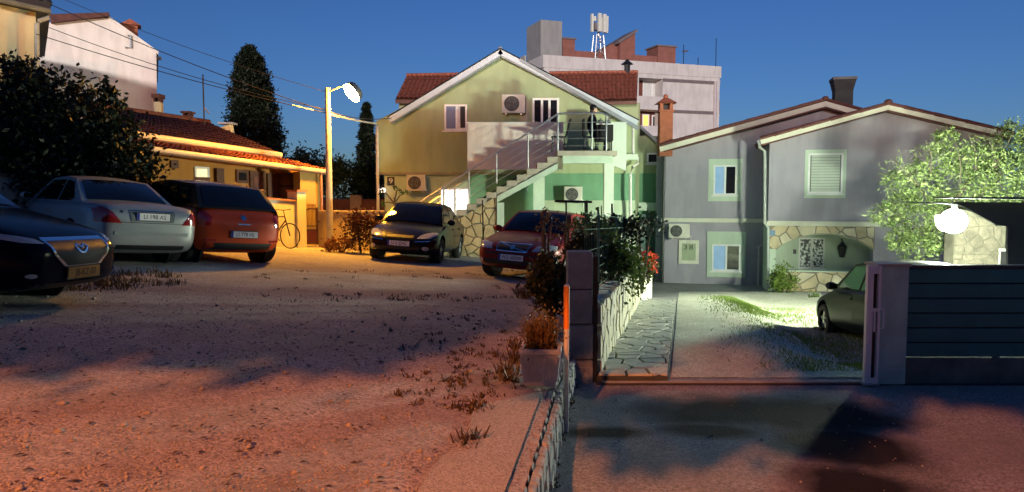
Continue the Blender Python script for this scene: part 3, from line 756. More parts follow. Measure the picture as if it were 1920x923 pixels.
# porch window with a lace curtain
win = add_window(ph, PH, (1498, 446, 1545, 504), 1.7, panes=2, sill=True, fw=.05)
lace = bpy.data.materials.new('lace'); lace.use_nodes = True; n_ = lace.node_tree.nodes; l_ = lace.node_tree.links
tv = n_.new('ShaderNodeTexVoronoi'); tv.inputs['Scale'].default_value = 11; tv.feature = 'DISTANCE_TO_EDGE'; tc = n_.new('ShaderNodeTexCoord'); tn = n_.new('ShaderNodeTexNoise'); tn.inputs['Scale'].default_value = 14
l_.new(tc.outputs['Object'], tn.inputs['Vector']); l_.new(tn.outputs['Color'], tv.inputs['Vector']); 
rp_ = n_.new('ShaderNodeValToRGB'); rp_.color_ramp.elements[0].position = .45; rp_.color_ramp.elements[1].position = .55
rp_.color_ramp.elements[0].color = (.01, .015, .02, 1); rp_.color_ramp.elements[1].color = (.7, .75, .72, 1)
l_.new(tn.outputs['Fac'], rp_.inputs['Fac']); l_.new(rp_.outputs[0], n_['Principled BSDF'].inputs['Base Color'])
for ch in win.children:
    if ch.name.startswith('pane'): ch.data.materials[0] = lace
# low stone wall under the arch
lw0 = PH.p(1462, 505, 0)[0]; lw1 = PH.p(1650, 505, 0)[0]; lz = PH.p(1500, 507, 0)[1]
low = box('low_wall', MATS['mortar'], ph, lw0, lw1, .05, .3, Z0, lz-.05)
box('low_wall_cap', porch_m, ph, lw0-.02, lw1, -.02, .34, lz-.048, lz)
for p in cells([(lw0, -1.7), (lw1-.6, -1.7), (lw1-.6, lz-.055), (lw0, lz-.055)], .38, .035, rs):
    stone(p, lambda u, v, h: (u, .05-h, v), .04, rs.choice([stone_m, stone_m2, sand_stone]), low, rs)
air_con('air conditioner under the cornice of the lavender wall', PH, (1254, 420, 1293, 447), SB, .36)
# meter cabinet
x0, z1 = PH.p(1273, 450, SB); x1, z0 = PH.p(1310, 495, SB)
mbx = thing('meter_cabinet', 'cream framed meter cabinet with the numerals 38 on its door', 'cabinet', PH.w((x0+x1)/2, SB, (z0+z1)/2), PH.a)
w2, h2 = (x1-x0)/2, (z1-z0)/2
t = MB(); t.box(-w2, w2, -.05, -.002, h2-.12, h2).box(-w2, w2, -.05, -.002, -h2, -h2+.12).box(-w2, -w2+.11, -.05, -.002, -h2+.12, h2-.12).box(w2-.11, w2, -.05, -.002, -h2+.12, h2-.12)
t.build('cabinet_frame', cream, mbx)
dr = box('cabinet_door', mat('cabinet_green', (.34, .40, .26), rough=.6, var=.12), mbx, -w2+.112, w2-.112, -.035, -.004, -h2+.122, h2-.122)
for q_, ch_ in ((-.12, '3'), (.08, '8')): text(ch_, .24, black_plastic, dr, (q_, -.038, h2-.27), (R(90), 0, 0), name='numeral', sx=1.25)
# little blue number plate, bracket on the set-back wall, porch lantern
x, z = PH.p(1448, 437, -.05)
t = thing('number_plate_sign', 'small blue enamel number plate on the stone pier', 'sign', PH.w(x, -.045, z), PH.a)
box('plate', mat('enamel_blue', (.12, .22, .36), rough=.3, var=.1), t, -.09, .09, -.02, -.0, -.09, .09)
x, z = PH.p(1578, 466, 1.6)
t = thing('wall_lantern', 'dark unlit lantern hanging on the porch wall beside the lace curtain', 'lamp', PH.w(x, 1.62, z), PH.a)
MB().lathe([(.08, -.3), (.15, .05), (.16, .06), (.05, .2), (.02, .24)], 8, (0, -.15, 0)).build('lantern_body', black_metal, t)
MB().tube([(0, .07, .3), (0, -.15, .32), (0, -.15, .22)], .018, 6).build('arm', black_metal, t)
x, z = PH.p(1490, 472, 1.7)
box('socket', black_plastic, ph, x-.05, x+.05, 1.66, 1.698, z-.08, z+.08)
t = thing('wall_pipe', 'pale standpipe against the shaded lavender wall', 'pipe', PH.w(PH.p(1421, 500, SB)[0], SB-.12, -1.6), PH.a)
MB().tube([(0, 0, 0), (0, 0, 1.55)], .03, 8).build('riser', galv, t); MB().tube([(-.08, 0, 1.5), (0, 0, 1.55), (.12, 0, 1.62)], .03, 6).build('valve', galv, t)
# black chimney
t = thing('roof_chimney', 'tall black square chimney with a flat flared cap', 'chimney', PH.w(PH.p(1579, 200, 4)[0], 4, 0), PH.a)
s = 29/1400.; zb = PH.p(1579, 215, 4)[1]; z2 = PH.p(1579, 172, 4)[1]; z3 = PH.p(1579, 146, 4)[1]
bk = mat('chimney_black', (.022, .022, .022), rough=.8, var=.3, scale=4)
box('stack', bk, t, -15*s, 15*s, -.32, .32, zb-.8, z2)
MB().hexa([(-15*s,-.32,z2), (15*s,-.32,z2), (15*s,.32,z2), (-15*s,.32,z2), (-19*s,-.42,z3-.12), (19*s,-.42,z3-.12), (19*s,.42,z3-.12), (-19*s,.42,z3-.12)]).build('flare', bk, t)
box('cap', mat('cap_grey', (.10, .10, .10), rough=.8, var=.2), t, -20*s, 20*s, -.45, .45, z3-.118, z3-.02)

# ================================================================== APARTMENT BLOCK
pl_, pr_ = at(1020, 103, 55), at(1350, 125, 60)
ang = math.degrees(math.atan2(pr_.y-pl_.y, pr_.x-pl_.x))
AB = Frame((pl_.x, 55, 0), ang); WX = math.hypot(pr_.x-pl_.x, pr_.y-pl_.y); AZ = pl_.z
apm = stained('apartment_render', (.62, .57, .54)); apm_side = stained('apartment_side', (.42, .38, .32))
ab = thing('apartment_block', 'tall pale pink apartment block rising behind the lime house', 'building', AB.o, AB.a)
lx0, lz1 = AB.p(1198, 147, 0); lx1, _ = AB.p(1243, 147, 0)
def az(py, px=1220): return AB.p(px, py, 0)[1]
box('wall', apm, ab, 0, lx0, 0, 14, -2, AZ-.9)
box('wall', apm, ab, lx1, WX, 0, 14, -2, AZ-.9)
box('wall', apm, ab, lx0, lx1, .0, 14, az(147), AZ-.9)
box('parapet_wall', apm, ab, -.1, WX+.1, -.05, 14, AZ-.898, AZ)
rb = mat('loggia_brown', (.16, .05, .035), rough=.8, var=.2)
box('loggia_back', rb, ab, lx0, lx1, 1.2, 1.4, -2, az(148))
box('balcony_front', apm, ab, lx0+.002, lx1-.002, -.04, .1, az(206), az(181)); box('loggia_floor', apm, ab, lx0+.002, lx1-.002, .1, 1.2, az(206), az(204))
box('balcony_front', apm, ab, lx0+.002, lx1-.002, -.04, .1, az(262), az(236))
for y_, gl_ in ((1.2, None),):
    add_window(ab, AB, (1205, 150, 1240, 190), y_, panes=2, glass=(curtain, curtain), sill=False, fw=.12)
    lit_y = mat('lit_window_amber', (.8, .5, .2), var=.2, scale=3, emit=(1, .55, .06), est=1.3)
    add_window(ab, AB, (1204, 214, 1217, 240), y_, panes=1, glass=(lit_y,), sill=False, fw=.1)
    add_window(ab, AB, (1222, 216, 1240, 240), y_, panes=1, sill=False, fw=.1)
band = mat('band_grey', (.18, .14, .14), rough=.8, var=.2)
for (u, v), (u2, v2) in ((((1205, 147)), (1343, 157)), ((1250, 207), (1343, 214))):
    a, b = AB.p(u, v, 0), AB.p(u2, v2, 0); zz = (a[1]+b[1])/2
    box('band', band, ab, max(lx1+.002, a[0]), b[0], -.06, -.002, zz-.12, zz+.12)
a = AB.p(1340, 150, 0); MB().tube([(a[0], -.12, AZ-1.2), (a[0], -.12, -2)], .13, 8).build('downpipe', mat('pipe_pink', (.5, .42, .42), rough=.6, var=.1), ab)
for top_, bot_ in ((155, 163), (193, 216)):
    a = AB.p(1350, top_, 2); b = AB.p(1350, bot_, 2)
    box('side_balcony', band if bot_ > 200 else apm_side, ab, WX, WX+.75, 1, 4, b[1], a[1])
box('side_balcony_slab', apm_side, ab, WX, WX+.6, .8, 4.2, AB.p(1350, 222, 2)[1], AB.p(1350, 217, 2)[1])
rbr = mat('roof_brick', (.26, .10, .075), rough=.85, var=.2, scale=2)
rgr = stained('lift_tower', (.30, .29, .28))
def roof_box(name, m, px0, py1, px1, dy, dep=1.6, y=1.5, parent=None):
    x0, z1 = AB.p(px0, py1, y); x1, _ = AB.p(px1, py1, y)
    return box(name, m, parent or ab, x0, x1, y, y+dep, AZ-.3, z1)
roof_box('lift_tower', rgr, 1014, 37, 1054, 0, 3)
for a0, t0, a1 in ((1054, 70, 1078), (1234, 84, 1267)):
    roof_box('rooftop_stack', rbr, a0, t0+3, a1, 0, 1.8, 2.0)
    x0, z1 = AB.p(a0, t0, 2); x1, _ = AB.p(a1, t0, 2); box('stack_cap', band, ab, x0-.1, x1+.1, 1.9, 3.9, z1-.12, z1)
x0, zz0 = AB.p(1163, 80, 2); x1, zz1 = AB.p(1191, 60, 2)
MB().prism([(x0, AZ-.3), (x1, AZ-.3), (x1, zz1), (x0, zz0)], 2, 4).build('roof_light_shaft', rbr, ab)
MB().prism([(x0-.2, zz0-.1), (x1+.15, zz1), (x1+.15, zz1+.22), (x0-.2, zz0+.12)], 1.9, 4.1).build('shaft_roof', band, ab)
x0, z1 = AB.p(1130, 93, 2.5); x1, _ = AB.p(1163, 93, 2.5); x2, z2 = AB.p(1148, 82, 2.5)
MB().prism([(x0, AZ-.3), (x1, AZ-.3), (x1, z1+.1), (x2, z2), (x0, z1)], 2.5, 5).build('rooftop_shed', rbr, ab)
x0, z1 = AB.p(1078, 95, 2.2); x1, _ = AB.p(1130, 99, 2.2); box('roof_ledge', rbr, ab, x0, x1, 2.2, 2.6, AZ-.3, z1)
x0, z1 = AB.p(1190, 103, 2.2); x1, _ = AB.p(1234, 106, 2.2); box('roof_ledge', rbr, ab, x0, x1, 2.2, 2.6, AZ-.3, z1)
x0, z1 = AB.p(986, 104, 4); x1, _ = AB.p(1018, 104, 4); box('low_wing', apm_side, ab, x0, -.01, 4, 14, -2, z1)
# phone mast
mx, mz = AB.p(1122, 95, 2.4); mt = AB.p(1122, 30, 2.4)[1]; s = 57.5/1400
ms = thing('phone_mast', 'phone mast of pale panel antennas on the apartment roof', 'antenna', AB.w(mx, 2.4, AZ-.2), AB.a)
def mz_(py): return AB.p(1122, py, 2.4)[1]-(AZ-.2)
lat = MB()
for q in (-1, 1): 
    for w in (-1, 1): lat.tube([(q*.5, w*.4, 0), (q*.28, w*.28, mz_(66))], .05, 6)
for k in range(3):
    z_a, z_b = mz_(66)*k/3, mz_(66)*(k+1)/3
    lat.tube([(-.5+.07*k, -.35, z_a), (.42-.07*k, -.3, z_b)], .035, 5); lat.tube([(.5-.07*k, -.35, z_a), (-.42+.07*k, -.3, z_b)], .035, 5)
lat.tube([(0, 0, mz_(70)), (0, 0, mz_(28))], .09, 8).build('mast', galv, ms)
ant = mat('antenna_panel', (.68, .68, .60), rough=.5, var=.08)
for q, w_, t0, b0, y in ((-15, 4, 28, 62, -.1), (-3.5, 6, 28, 62, -.45), (6.5, 6, 29, 63, -.45), (16, 4, 30, 58, -.1)):
    box('panel_antenna', ant, ms, (q-w_/2)*s, (q+w_/2)*s, y-.12, y+.12, mz_(b0), mz_(t0))
for q, t0, b0 in ((-11, 33, 42), (-9, 45, 58), (14, 54, 62), (1.5, 34, 60)):
    box('radio_unit', ant if q != -9 else band, ms, (q-2.4)*s, (q+2.4)*s, -.3, 0, mz_(b0), mz_(t0))
MB().tube([(-16*s, 0, mz_(36)), (16*s, 0, mz_(36))], .05, 6).build('crossbar', galv, ms); MB().tube([(-16*s, 0, mz_(58)), (16*s, 0, mz_(58))], .05, 6).build('crossbar', galv, ms)
for px, t0, lab in ((1282, 84, 'thin rooftop aerial with a small dish right of the brick stack'), (1309, 108, 'short plain aerial rod on the apartment roof'), (1343, 72, 'tall thin whip aerial at the right end of the apartment roof')):
    x, zt_ = AB.p(px, t0, 2); t = thing('roof_aerial', lab, 'antenna', AB.w(x, 2, AZ-.2), AB.a)
    MB().tube([(0, 0, 0), (0, 0, zt_-AZ+.2)], .03, 5).build('rod', black_metal, t)
    if px == 1282: MB().lathe([(.02, -.02), (.28, .12)], 10, (.15, 0, zt_-AZ-.4)).build('dish', galv, t)

# ================================================================== LEFT-HAND HOUSES
LH = Frame((at(615, 325, 22).x, 22, 0), 63.4)
ochre = stained('ochre_plaster', (.44, .21, .05)); oldw = stained('cream_plaster', (.60, .56, .42))
lh = thing('bungalow', 'low house with red tiled roof and deep veranda in orange lamp light', 'house', LH.o, LH.a)
yw = 1.0
xa = LH.p(180, 330, yw)[0]; xb = LH.p(563, 340, yw)[0]
def eave(px): return 268 + (px-200)*(322-268)/(617-200)
box('veranda_wall', ochre, lh, xa, xb, yw, yw+.25, -.2, LH.p(563, 318, yw)[1]+.25)
xe = LH.p(602, 360, 0)[0]
x563 = xb
xq = LH.p(563, 360, .05)[0]
box('end_wall', mat('end_wall_yellow', (.36, .24, .07), rough=.85, var=.1, bump=.1), lh, xq, xe, .05, .3, -.2, 2.44)
box('end_wall_side', MATS['end_wall_yellow'], lh, xe-.2, xe-.001, .301, 1.0, -.2, 2.42)
def L3(px, py, y): x, z = LH.p(px, py, y); return (x, y, z)
e0, e1, u1, u0 = L3(205, 267, -.08), L3(616, 321, -.08), L3(516, 297, 1.2), L3(190, 254, 1.2)
tile_roof(lh, e0, e1, u1, u0, 46, 6, tile_m, 'veranda_tiles', .05)
def slab(name, pts, th, m, parent):
    return MB().hexa([(p[0], p[1], p[2]-th) for p in pts] + [(p[0], p[1], p[2]-.02) for p in pts]).build(name, m, parent)
slab('veranda_slab', [e0, e1, u1, u0], .12, mat('board_brown', (.20, .10, .05), rough=.8, var=.2), lh)
gut = mat('gutter_cream', (.60, .50, .36), rough=.5, var=.1)
MB().tube([(e0[0], e0[1]-.06, e0[2]-.03), (e1[0], e1[1]-.06, e1[2]-.03)], .06, 8).build('gutter', gut, lh, smooth=True)
f0, f1 = L3(186, 245, 1.15), L3(517, 291, 1.15)
MB().hexa([(f0[0],1.0,f0[2]-.22),(f1[0],1.0,f1[2]-.22),(f1[0],1.2,f1[2]-.22),(f0[0],1.2,f0[2]-.22),(f0[0],1.0,f0[2]-.09),(f1[0],1.0,f1[2]-.09),(f1[0],1.2,f1[2]-.09),(f0[0],1.2,f0[2]-.09)]).build('fascia', gut, lh)
MB().tube([(f0[0], .95, f0[2]), (f1[0], .95, f1[2])], .075, 8).build('gutter', gut, lh, smooth=True)
r0, r1 = L3(150, 198, 5.2), L3(392, 233, 5.2)
tile_roof(lh, (f0[0], .98, f0[2]), (f1[0], .98, f1[2]), r1, r0, 40, 12, mat('old_tile', (.14, .05, .033), rough=.85, var=.45, scale=6, bump=.2), 'main_tiles', .05)
slab('main_slab', [(f0[0], .98, f0[2]), (f1[0], .98, f1[2]), r1, r0], .2, MATS['board_brown'], lh)
MB().tube([(r0[0], r0[1], r0[2]+.04), (r1[0], r1[1], r1[2]+.04)], .11, 8).build('ridge_tiles', MATS['old_tile'], lh)
MB().add([(f1[0], .98, f1[2]-.05), (f1[0]+.6, 8, f1[2]-.1), r1], [(0, 1, 2)]).build('hip_face', MATS['old_tile'], lh)
box('back_wall', ochre, lh, xa, f1[0]-.2, yw+.251, 8, -.2, f1[2]-.25)
wood = mat('wood_brown', (.12, .05, .025), rough=.7, var=.25, scale=6)
add_window(lh, LH, (363, 312, 392, 345), yw, panes=1, glass=(lit_c := mat('lit_blind', (.8, .7, .5), var=.15, scale=6, emit=(1, .75, .4), est=.9),), sill=False)
x0, z1 = LH.p(364, 332, yw); x1, z0 = LH.p(391, 352, yw); box('window_panel', wood, lh, x0, x1, yw-.06, yw-.04, z0, z1)
for a0, b0, a1, b1 in ((318, 300, 333, 316), (441, 318, 464, 344)):
    x0, z1 = LH.p(a0, b0, yw); x1, z0 = LH.p(a1, b1, yw)
    fr_ = box('window', wood, lh, x0, x1, yw-.05, yw-.002, z0, z1); box('pane', dark_glass, fr_, x0+.08, x1-.08, yw-.062, yw-.052, z0+.08, z1-.08)
for a0, b0, a1, b1 in ((466, 320, 496, 372), (499, 325, 524, 372)):
    x0, z1 = LH.p(a0, b0, yw); x1, z0 = LH.p(a1, b1, yw)
    fr_ = box('door', wood, lh, x0, x1, yw-.06, yw-.002, z0-.5, z1); box('door_panel', mat('door_panel', (.16, .05, .03), rough=.5, var=.2), fr_, x0+.12, x1-.12, yw-.07, yw-.061, z0-.3, z1-.15)
for px in (410, 528):
    x, z = LH.p(px, 340, yw-.02); box('wall_pier', wood if px == 410 else ochre, lh, x-.12, x+.12, yw-.1, yw-.003, -.2, LH.p(px, 316, yw)[1])
x, z = LH.p(540, 352, .9)
t = thing('barrel', 'round dark barrel standing on the veranda', 'barrel', LH.w(x, .9, z-.35), LH.a)
MB().lathe([(.28, 0), (.33, .2), (.34, .4), (.33, .6), (.28, .78)], 14).build('staves', wood, t, smooth=True); MB().lathe([(.345, .36), (.345, .42)], 14).build('hoop', black_metal, t)
x, z = LH.p(602, 330, -.1); MB().tube([(x, -.1, 2.4), (x, -.1, 0)], .04, 8).build('downpipe', mat('pipe_brown', (.3, .14, .07), rough=.5, var=.1), lh)
# chimneys on the bungalow
cap_brown = mat('cap_brown', (.10, .04, .035), rough=.8, var=.2)
for px, py_t, py_b, hw, lab in ((298, 178, 216, 7, 'white chimney with brown cap behind the bungalow ridge'), (353, 210, 228, 9, 'squat dark chimney pot on the bungalow ridge')):
    P = at(px, py_b, 24); s = 24/1400
    t = thing('small_chimney', lab, 'chimney', P)
    hh = (py_b-py_t)*s
    box('stack', oldw if hw == 7 else cap_brown, t, -hw*.7*s, hw*.7*s, -.15, .15, -.8, hh*.62)
    for q in (-1, 1): box('vent_leg', cap_brown, t, (q*hw*.6-1.3)*s, (q*hw*.6+1.3)*s, -.15, .15, hh*.62+.002, hh*.8)
    box('cap', cap_brown, t, -hw*s, hw*s, -.22, .22, hh*.8+.002, hh)
P = at(383, 232, 23.5); t = thing('tv_aerial', 'thin dark aerial pole standing behind the bungalow roof', 'antenna', P); s = 23.5/1400
MB().tube([(0, 0, -.5), (0, 0, 90*s)], .022, 6).build('mast', black_metal, t)
MB().tube([(0, 0, 30*s), (10*s, 0, 18*s)], .02, 5).build('arm', galv, t)
P = at(425, 240, 24); t = thing('small_chimney', 'grey slanted chimney cowl beside the cypress', 'chimney', P)
MB().hexa([(-.15,-.15,-.6),(.25,-.15,-.6),(.25,.15,-.6),(-.15,.15,-.6),(-.15,-.15,.0),(.15,-.15,.1),(.15,.15,.1),(-.15,.15,0)]).build('stack', oldw, t); box('cap', galv, t, -.2, .28, -.2, .2, .102, .16)
# pale gable house
GB = Frame((at(293, 200, 29).x, 29, 0), 25.5)
gb = thing('gable_house', 'pale plastered gable wall standing above the bungalow roof', 'house', GB.o, GB.a)
def g3(px, py): return GB.p(px, py, 0)
palep = stained('pale_pink_plaster', (.76, .71, .67))
MB().prism([(g3(60, 38)[0], -.5), (g3(293, 300)[0], -.5), g3(293, 98), g3(203, 34), g3(98, 42), g3(60, 42)], 0, 8).build('wall', palep, gb)
A, B = g3(96, 32), g3(205, 28)
MB().prism([(A[0], A[1]-.25), (B[0], B[1]-.08), (B[0], B[1]+.04), (A[0], A[1]+.05)], -.25, 8).build('roof', roof_dark, gb)
A, B = g3(203, 30), g3(297, 97)
MB().prism([A, B, (B[0], B[1]-.12), (A[0], A[1]-.12)], -.06, 8).build('roof_edge', palep, gb)
a0 = g3(230, 68); b0 = g3(257, 38); st = box('chimney_stack', ch_m, gb, a0[0], b0[0], 1.0, 1.6, a0[1]-.7, b0[1])
MB().prism([(a0[0]-.12, b0[1]), (b0[0]+.12, b0[1]), ((a0[0]+b0[0])/2, b0[1]+.22)], .9, 1.7).build('chimney_cap', tile_m, st)
x, z = g3(240, 80); MB().tube([(x, -.05, z+.25), (x+.1, -.05, z+.25), (x+.1, -.05, z-.2), (x-.1, -.05, z-.2)], .04, 6).build('pipe_bracket', galv, gb)
x, z = g3(296, 110); box('bracket', black_metal, gb, x-.05, x+.12, -.1, 0, z-.06, z+.06)
# near cream house at the top-left corner
NH = Frame((at(68, 60, 20).x, 20, 0), 33)
nh = thing('cream_house', 'cream house wall with dark eaves and gutter at the top left', 'house', NH.o, NH.a)
def n3(px, py): return NH.p(px, py, 0)
MB().prism([(-5, -.5), (0, -.5), (0, n3(68, 24)[1]), (-5, n3(0, 8)[1]+.6)], 0, 7).build('wall', stained('yellow_cream_plaster', (.60, .52, .30)), nh)
A, B = n3(-40, 0), n3(94, 26)
MB().prism([(A[0], A[1]+.03), (B[0], B[1]-.06), (B[0], B[1]+.16), (A[0], A[1]+.25)], -.5, 7).build('roof', black_plastic, nh)
MB().tube([(A[0], -.55, A[1]), (B[0], -.55, B[1]-.05)], .07, 8).build('gutter', mat('gutter_olive', (.16, .15, .10), rough=.5, var=.2), nh)
p = [n3(92, 26), n3(90, 38), n3(72, 44), n3(69, 48), n3(69, 140)]
MB().tube([(x, -.3, z) for x, z in p], .06, 8).build('downpipe', mat('pipe_olive', (.34, .34, .28), rough=.5, var=.2), nh)
for px in (72, 86): MB().ball((n3(px, 6)[0], -.3, n3(px, 10)[1]), .14, 6).build('eave_bracket', black_plastic, nh)

# ================================================================== GARDEN WALLS, GATE
BW = Frame((-5.6, 20.4, 0), 63.4)
bw = thing('boundary_wall', 'cream rendered garden wall behind the parked silver and red cars', 'wall', BW.o, BW.a)
A, B = BW.p(245, 340, 0), BW.p(553, 375, 0)
MB().prism([(A[0]-4, -.3), (B[0], -.3), (B[0], B[1]-.05), (A[0], A[1]-.05), (A[0]-4, A[1]+.15)], 0, .22).build('wall_body', oldw, bw)
cp = mat('coping', (.30, .13, .07), rough=.8, var=.25)
MB().hexa([(A[0]-4,-.04,A[1]+.15),(B[0],-.04,B[1]-.048),(B[0],.26,B[1]-.048),(A[0]-4,.26,A[1]+.15),(A[0]-4,-.04,A[1]+.2),(B[0],-.04,B[1]),(B[0],.26,B[1]),(A[0]-4,.26,A[1]+.2)]).build('coping', cp, bw)
gp = thing('gate_pillar', 'square rendered gate pillar at the end of the cream garden wall', 'pillar', BW.w(B[0]+.18, .1, .2), BW.a)
box('shaft', oldw, gp, -.17, .17, -.17, .17, -.4, at(563, 360, 20.4).z-.2); box('cap', cp, gp, -.20, .20, -.20, .20, at(563, 360, 20.4).z-.198, at(563, 356, 20.4).z-.2)
g = thing('iron_gate', 'ornate wrought iron garden gate with spiked bars and red lower panel', 'gate', (at(585, 455, 20.3).x, 20.3, at(585, 458, 20.3).z)); s = 20.3/1400
hw, H = 12*s, 70*s
fr = MB(); fr.box(-hw, -hw+.04, -.02, .02, 0, H*.92).box(hw-.05, hw, -.02, .02, 0, H*.98); fr.box(-hw, hw, -.02, .02, 0, .05).box(-hw, hw, -.02, .02, H*.36, H*.40).box(-hw, hw, -.02, .02, H*.47, H*.50)
fr.tube([(-hw+hw*2*k/8, 0, H*.90+.06*math.sin(math.pi*k/8)) for k in range(9)], .02, 6).build('gate_frame', mat('iron_brown', (.10, .035, .02), rough=.6, var=.2), g)
for k in range(7):
    x = -hw+.06+(2*hw-.13)*k/6
    bo = MB(); bo.tube([(x, 0, H*.48), (x, 0, H*1.02)], .008, 6); bo.tube([(x, 0, H*1.02), (x, 0, H*1.10)], [.016, .001], 6); bo.build('bar', MATS['iron_brown'], g)
box('lower_panel', mat('panel_red', (.16, .03, .02), rough=.6, var=.2), g, -hw+.042, hw-.052, -.012, .012, .052, H*.36-.002)
box('name_panel', mat('panel_yellow', (.55, .42, .12), rough=.6, var=.2), g, -hw+.05, hw-.06, -.012, .012, H*.405, H*.465)
MB().tube([(hw-.03, -.03, H*.6), (hw+.07, -.03, H*.6)], .012, 6).build('handle', black_metal, g)
yw_ = thing('yellow_wall', 'low ochre rendered wall behind the red leaved bush', 'wall', (at(597, 400, 20.6).x, 20.6, 0))
e_ = at(722, 400, 20.6).x - at(597, 400, 20.6).x; zt_ = at(650, 395, 20.6).z
box('wall_body', mat('yellow_render', (.66, .50, .22), rough=.85, var=.2, scale=1.5, bump=.15), yw_, 0, e_, 0, .2, -.2, zt_-.05)
box('coping', mat('coping_yellow', (.70, .58, .32), rough=.8, var=.12), yw_, -.02, e_, -.03, .23, zt_-.048, zt_)
a = at(715, 405, 20.55); box('meter_hatch', wood, yw_, e_-.16, e_-.06, -.02, -.001, a.z-.12, a.z+.06)
P = [at(508, 474, 18.6), at(604, 480, 18.2), at(620, 465, 20.3), at(520, 462, 20.3)]
pv = MB().hexa([(p.x, p.y, p.z-.4) for p in P] + [(p.x, p.y, p.z) for p in P]).build('pavement', concrete_strip_m); pv['kind'] = 'structure'
# back-street wall seen between the lamp pole and the lime house
P = at(665, 392, 27); bk_ = thing('street_wall', 'dim red brown wall with a pale pier beyond the ochre wall', 'wall', (P.x, 27, 0))
box('wall_body', mat('street_red', (.16, .06, .04), rough=.9, var=.3, scale=2), bk_, -1.4, 3, 0, .2, -.8, P.z+.35)
box('pier', mat('street_pier', (.36, .26, .16), rough=.9, var=.2), bk_, -.15, .25, -.06, .26, -.8, P.z+.5)
# ================================================================== GATE, KERB, WALKWAY
block_m = mat('block_grey', (.28, .29, .29), rough=.9, var=.3, scale=4, bump=.5, bscale=60)
x0 = at(1065, 600, 7.05).x; x1 = at(1111, 600, 7.05).x; zt = at(1090, 471, 7.05).z
t = thing('block_pillar', 'dark grey concrete block gate pillar left of the drive', 'pillar', ((x0+x1)/2, 7.15, 0))
hw = (x1-x0)/2; zz = -.1
hs = [.32, .34, .33, .36]; tot = sum(hs); hs = [h*(zt+.1)/tot for h in hs]
rs = random.Random(2)
for i, h in enumerate(hs):
    o = rs.uniform(-.006, .006); mb = MB().box(-hw+o, hw+o, -.12+o, .12, zz+.006, zz+h-.006); mb.build('block', block_m, t, bevel=.012); zz += h
box('mortar_core', mat('mortar_dark', (.09, .09, .09), rough=.95, var=.2), t, -hw+.018, hw-.018, -.102, .105, -.1, zt-.02)
t = thing('gate_post', 'slim black steel post fixed to the right of the block pillar', 'post', (x1+.028, 7.12, 0))
box('post', black_metal, t, -.022, .022, -.04, .04, -.05, at(1115, 480, 7.12).z); box('hinge', black_metal, t, -.012, .03, -.055, -.041, .3, .42); box('hinge', black_metal, t, -.012, .03, -.055, -.041, .85, .97)
# threshold rail
thr = thing('gate_track', 'dark steel gate track across the drive', 'track', (0, 7.0, 0))
xa, xb = at(1118, 724, 7.0).x, at(1650, 724, 7.0).x
box('rail_bed', mat('track_dark', (.03, .03, .032), rough=.7, var=.3), thr, xa, xb+2.5, -.05, .05, -.05, .012); box('rail', galv, thr, xa+.06, xb+2.5, -.008, .008, .012, .03)
# right pillar and slatted fence
x0, x1 = at(1644, 600, 6.95).x, at(1702, 600, 6.95).x; zt = at(1670, 496, 6.95).z
t = thing('rendered_pillar', 'wide grey rendered gate pillar at the end of the slatted fence', 'pillar', (x0, 6.95, 0))
rend = mat('render_grey', (.40, .60, .55), rough=.9, var=.25, scale=3, bump=.4, bscale=70)
box('shaft', rend, t, 0, x1-x0, 0, .25, -.1, zt-.02, bevel=.008); box('cap', mat('cap_pale', (.4, .38, .34), rough=.8, var=.2), t, -.012, x1-x0+.012, -.012, .262, zt-.019, zt+.006)
fx0, fx1 = x1+.004, x1+2.2; fzb = at(1750, 671, 7.0).z; fzt = at(1750, 498, 7.0).z
fe = thing('slatted_fence', 'fence of wide dark teal grey horizontal slats on a concrete plinth', 'fence', (fx0, 7.0, 0))
L = fx1-fx0
slat_m = mat('slat_blue_grey', (.02, .16, .17), rough=.5, var=.2, scale=2.5)
n = 6; hgt = (fzt-.03-fzb)/n
box('plinth', mat('plinth_concrete', (.12, .15, .13), rough=.95, var=.4, scale=3, bump=.5, bscale=40), fe, 0, L, -.02, .22, -.1, fzb-.004)
rs = random.Random(1)
for i in range(n):
    o = rs.uniform(-.003, .003)
    box('slat', slat_m, fe, 0, L, .03+o, .052+o, fzb+hgt*i+.004, fzb+hgt*(i+1)-.009, bevel=.003)
box('backing_board', black_plastic, fe, .0, L, .055, .065, fzb, fzt-.034)
box('fence_post', black_metal, fe, .9, .95, .067, .11, fzb, fzt-.035); box('fence_post', black_metal, fe, L-.05, L, .067, .11, fzb, fzt-.035); box('fence_post', black_metal, fe, 0.0, .05, .067, .11, fzb, fzt-.035)
box('top_rail', mat('rail_dark', (.05, .06, .06), rough=.5, var=.2), fe, 0, L, .02, .11, fzt-.032, fzt)
# end frame of the gate, standing against the pillar
gx = at(1618, 720, 6.93).x; zt = at(1640, 498, 6.93).z
sg = thing('sliding_gate', 'white metal gate end frame with a dark slot against the rendered pillar', 'gate', (gx, 6.93, 0))
gw = mat('gate_white', (.80, .81, .82), rough=.4, var=.1, scale=5)
box('stile', gw, sg, 0, .058, -.03, .02, .03, zt, bevel=.004); box('stile', gw, sg, .103, .128, -.03, .02, .03, zt, bevel=.004)
box('crosspiece', gw, sg, .0585, .1025, -.028, .02, .03, .08); box('crosspiece', gw, sg, .0585, .1025, -.028, .02, zt-.075, zt-.001); box('crosspiece', gw, sg, .0585, .1025, -.028, .02, zt-.43, zt-.40); box('latch', gw, sg, .066, .082, -.033, .0, zt-.62, zt-.431)
box('slot_back', black_metal, sg, .0585, .1025, .006, .018, .081, zt-.076)
MB().tube([(.128, -.02, zt-.40), (.15, -.045, zt-.41), (.15, -.045, zt-.58), (.128, -.02, zt-.59)], .008, 6).build('handle', gw, sg)
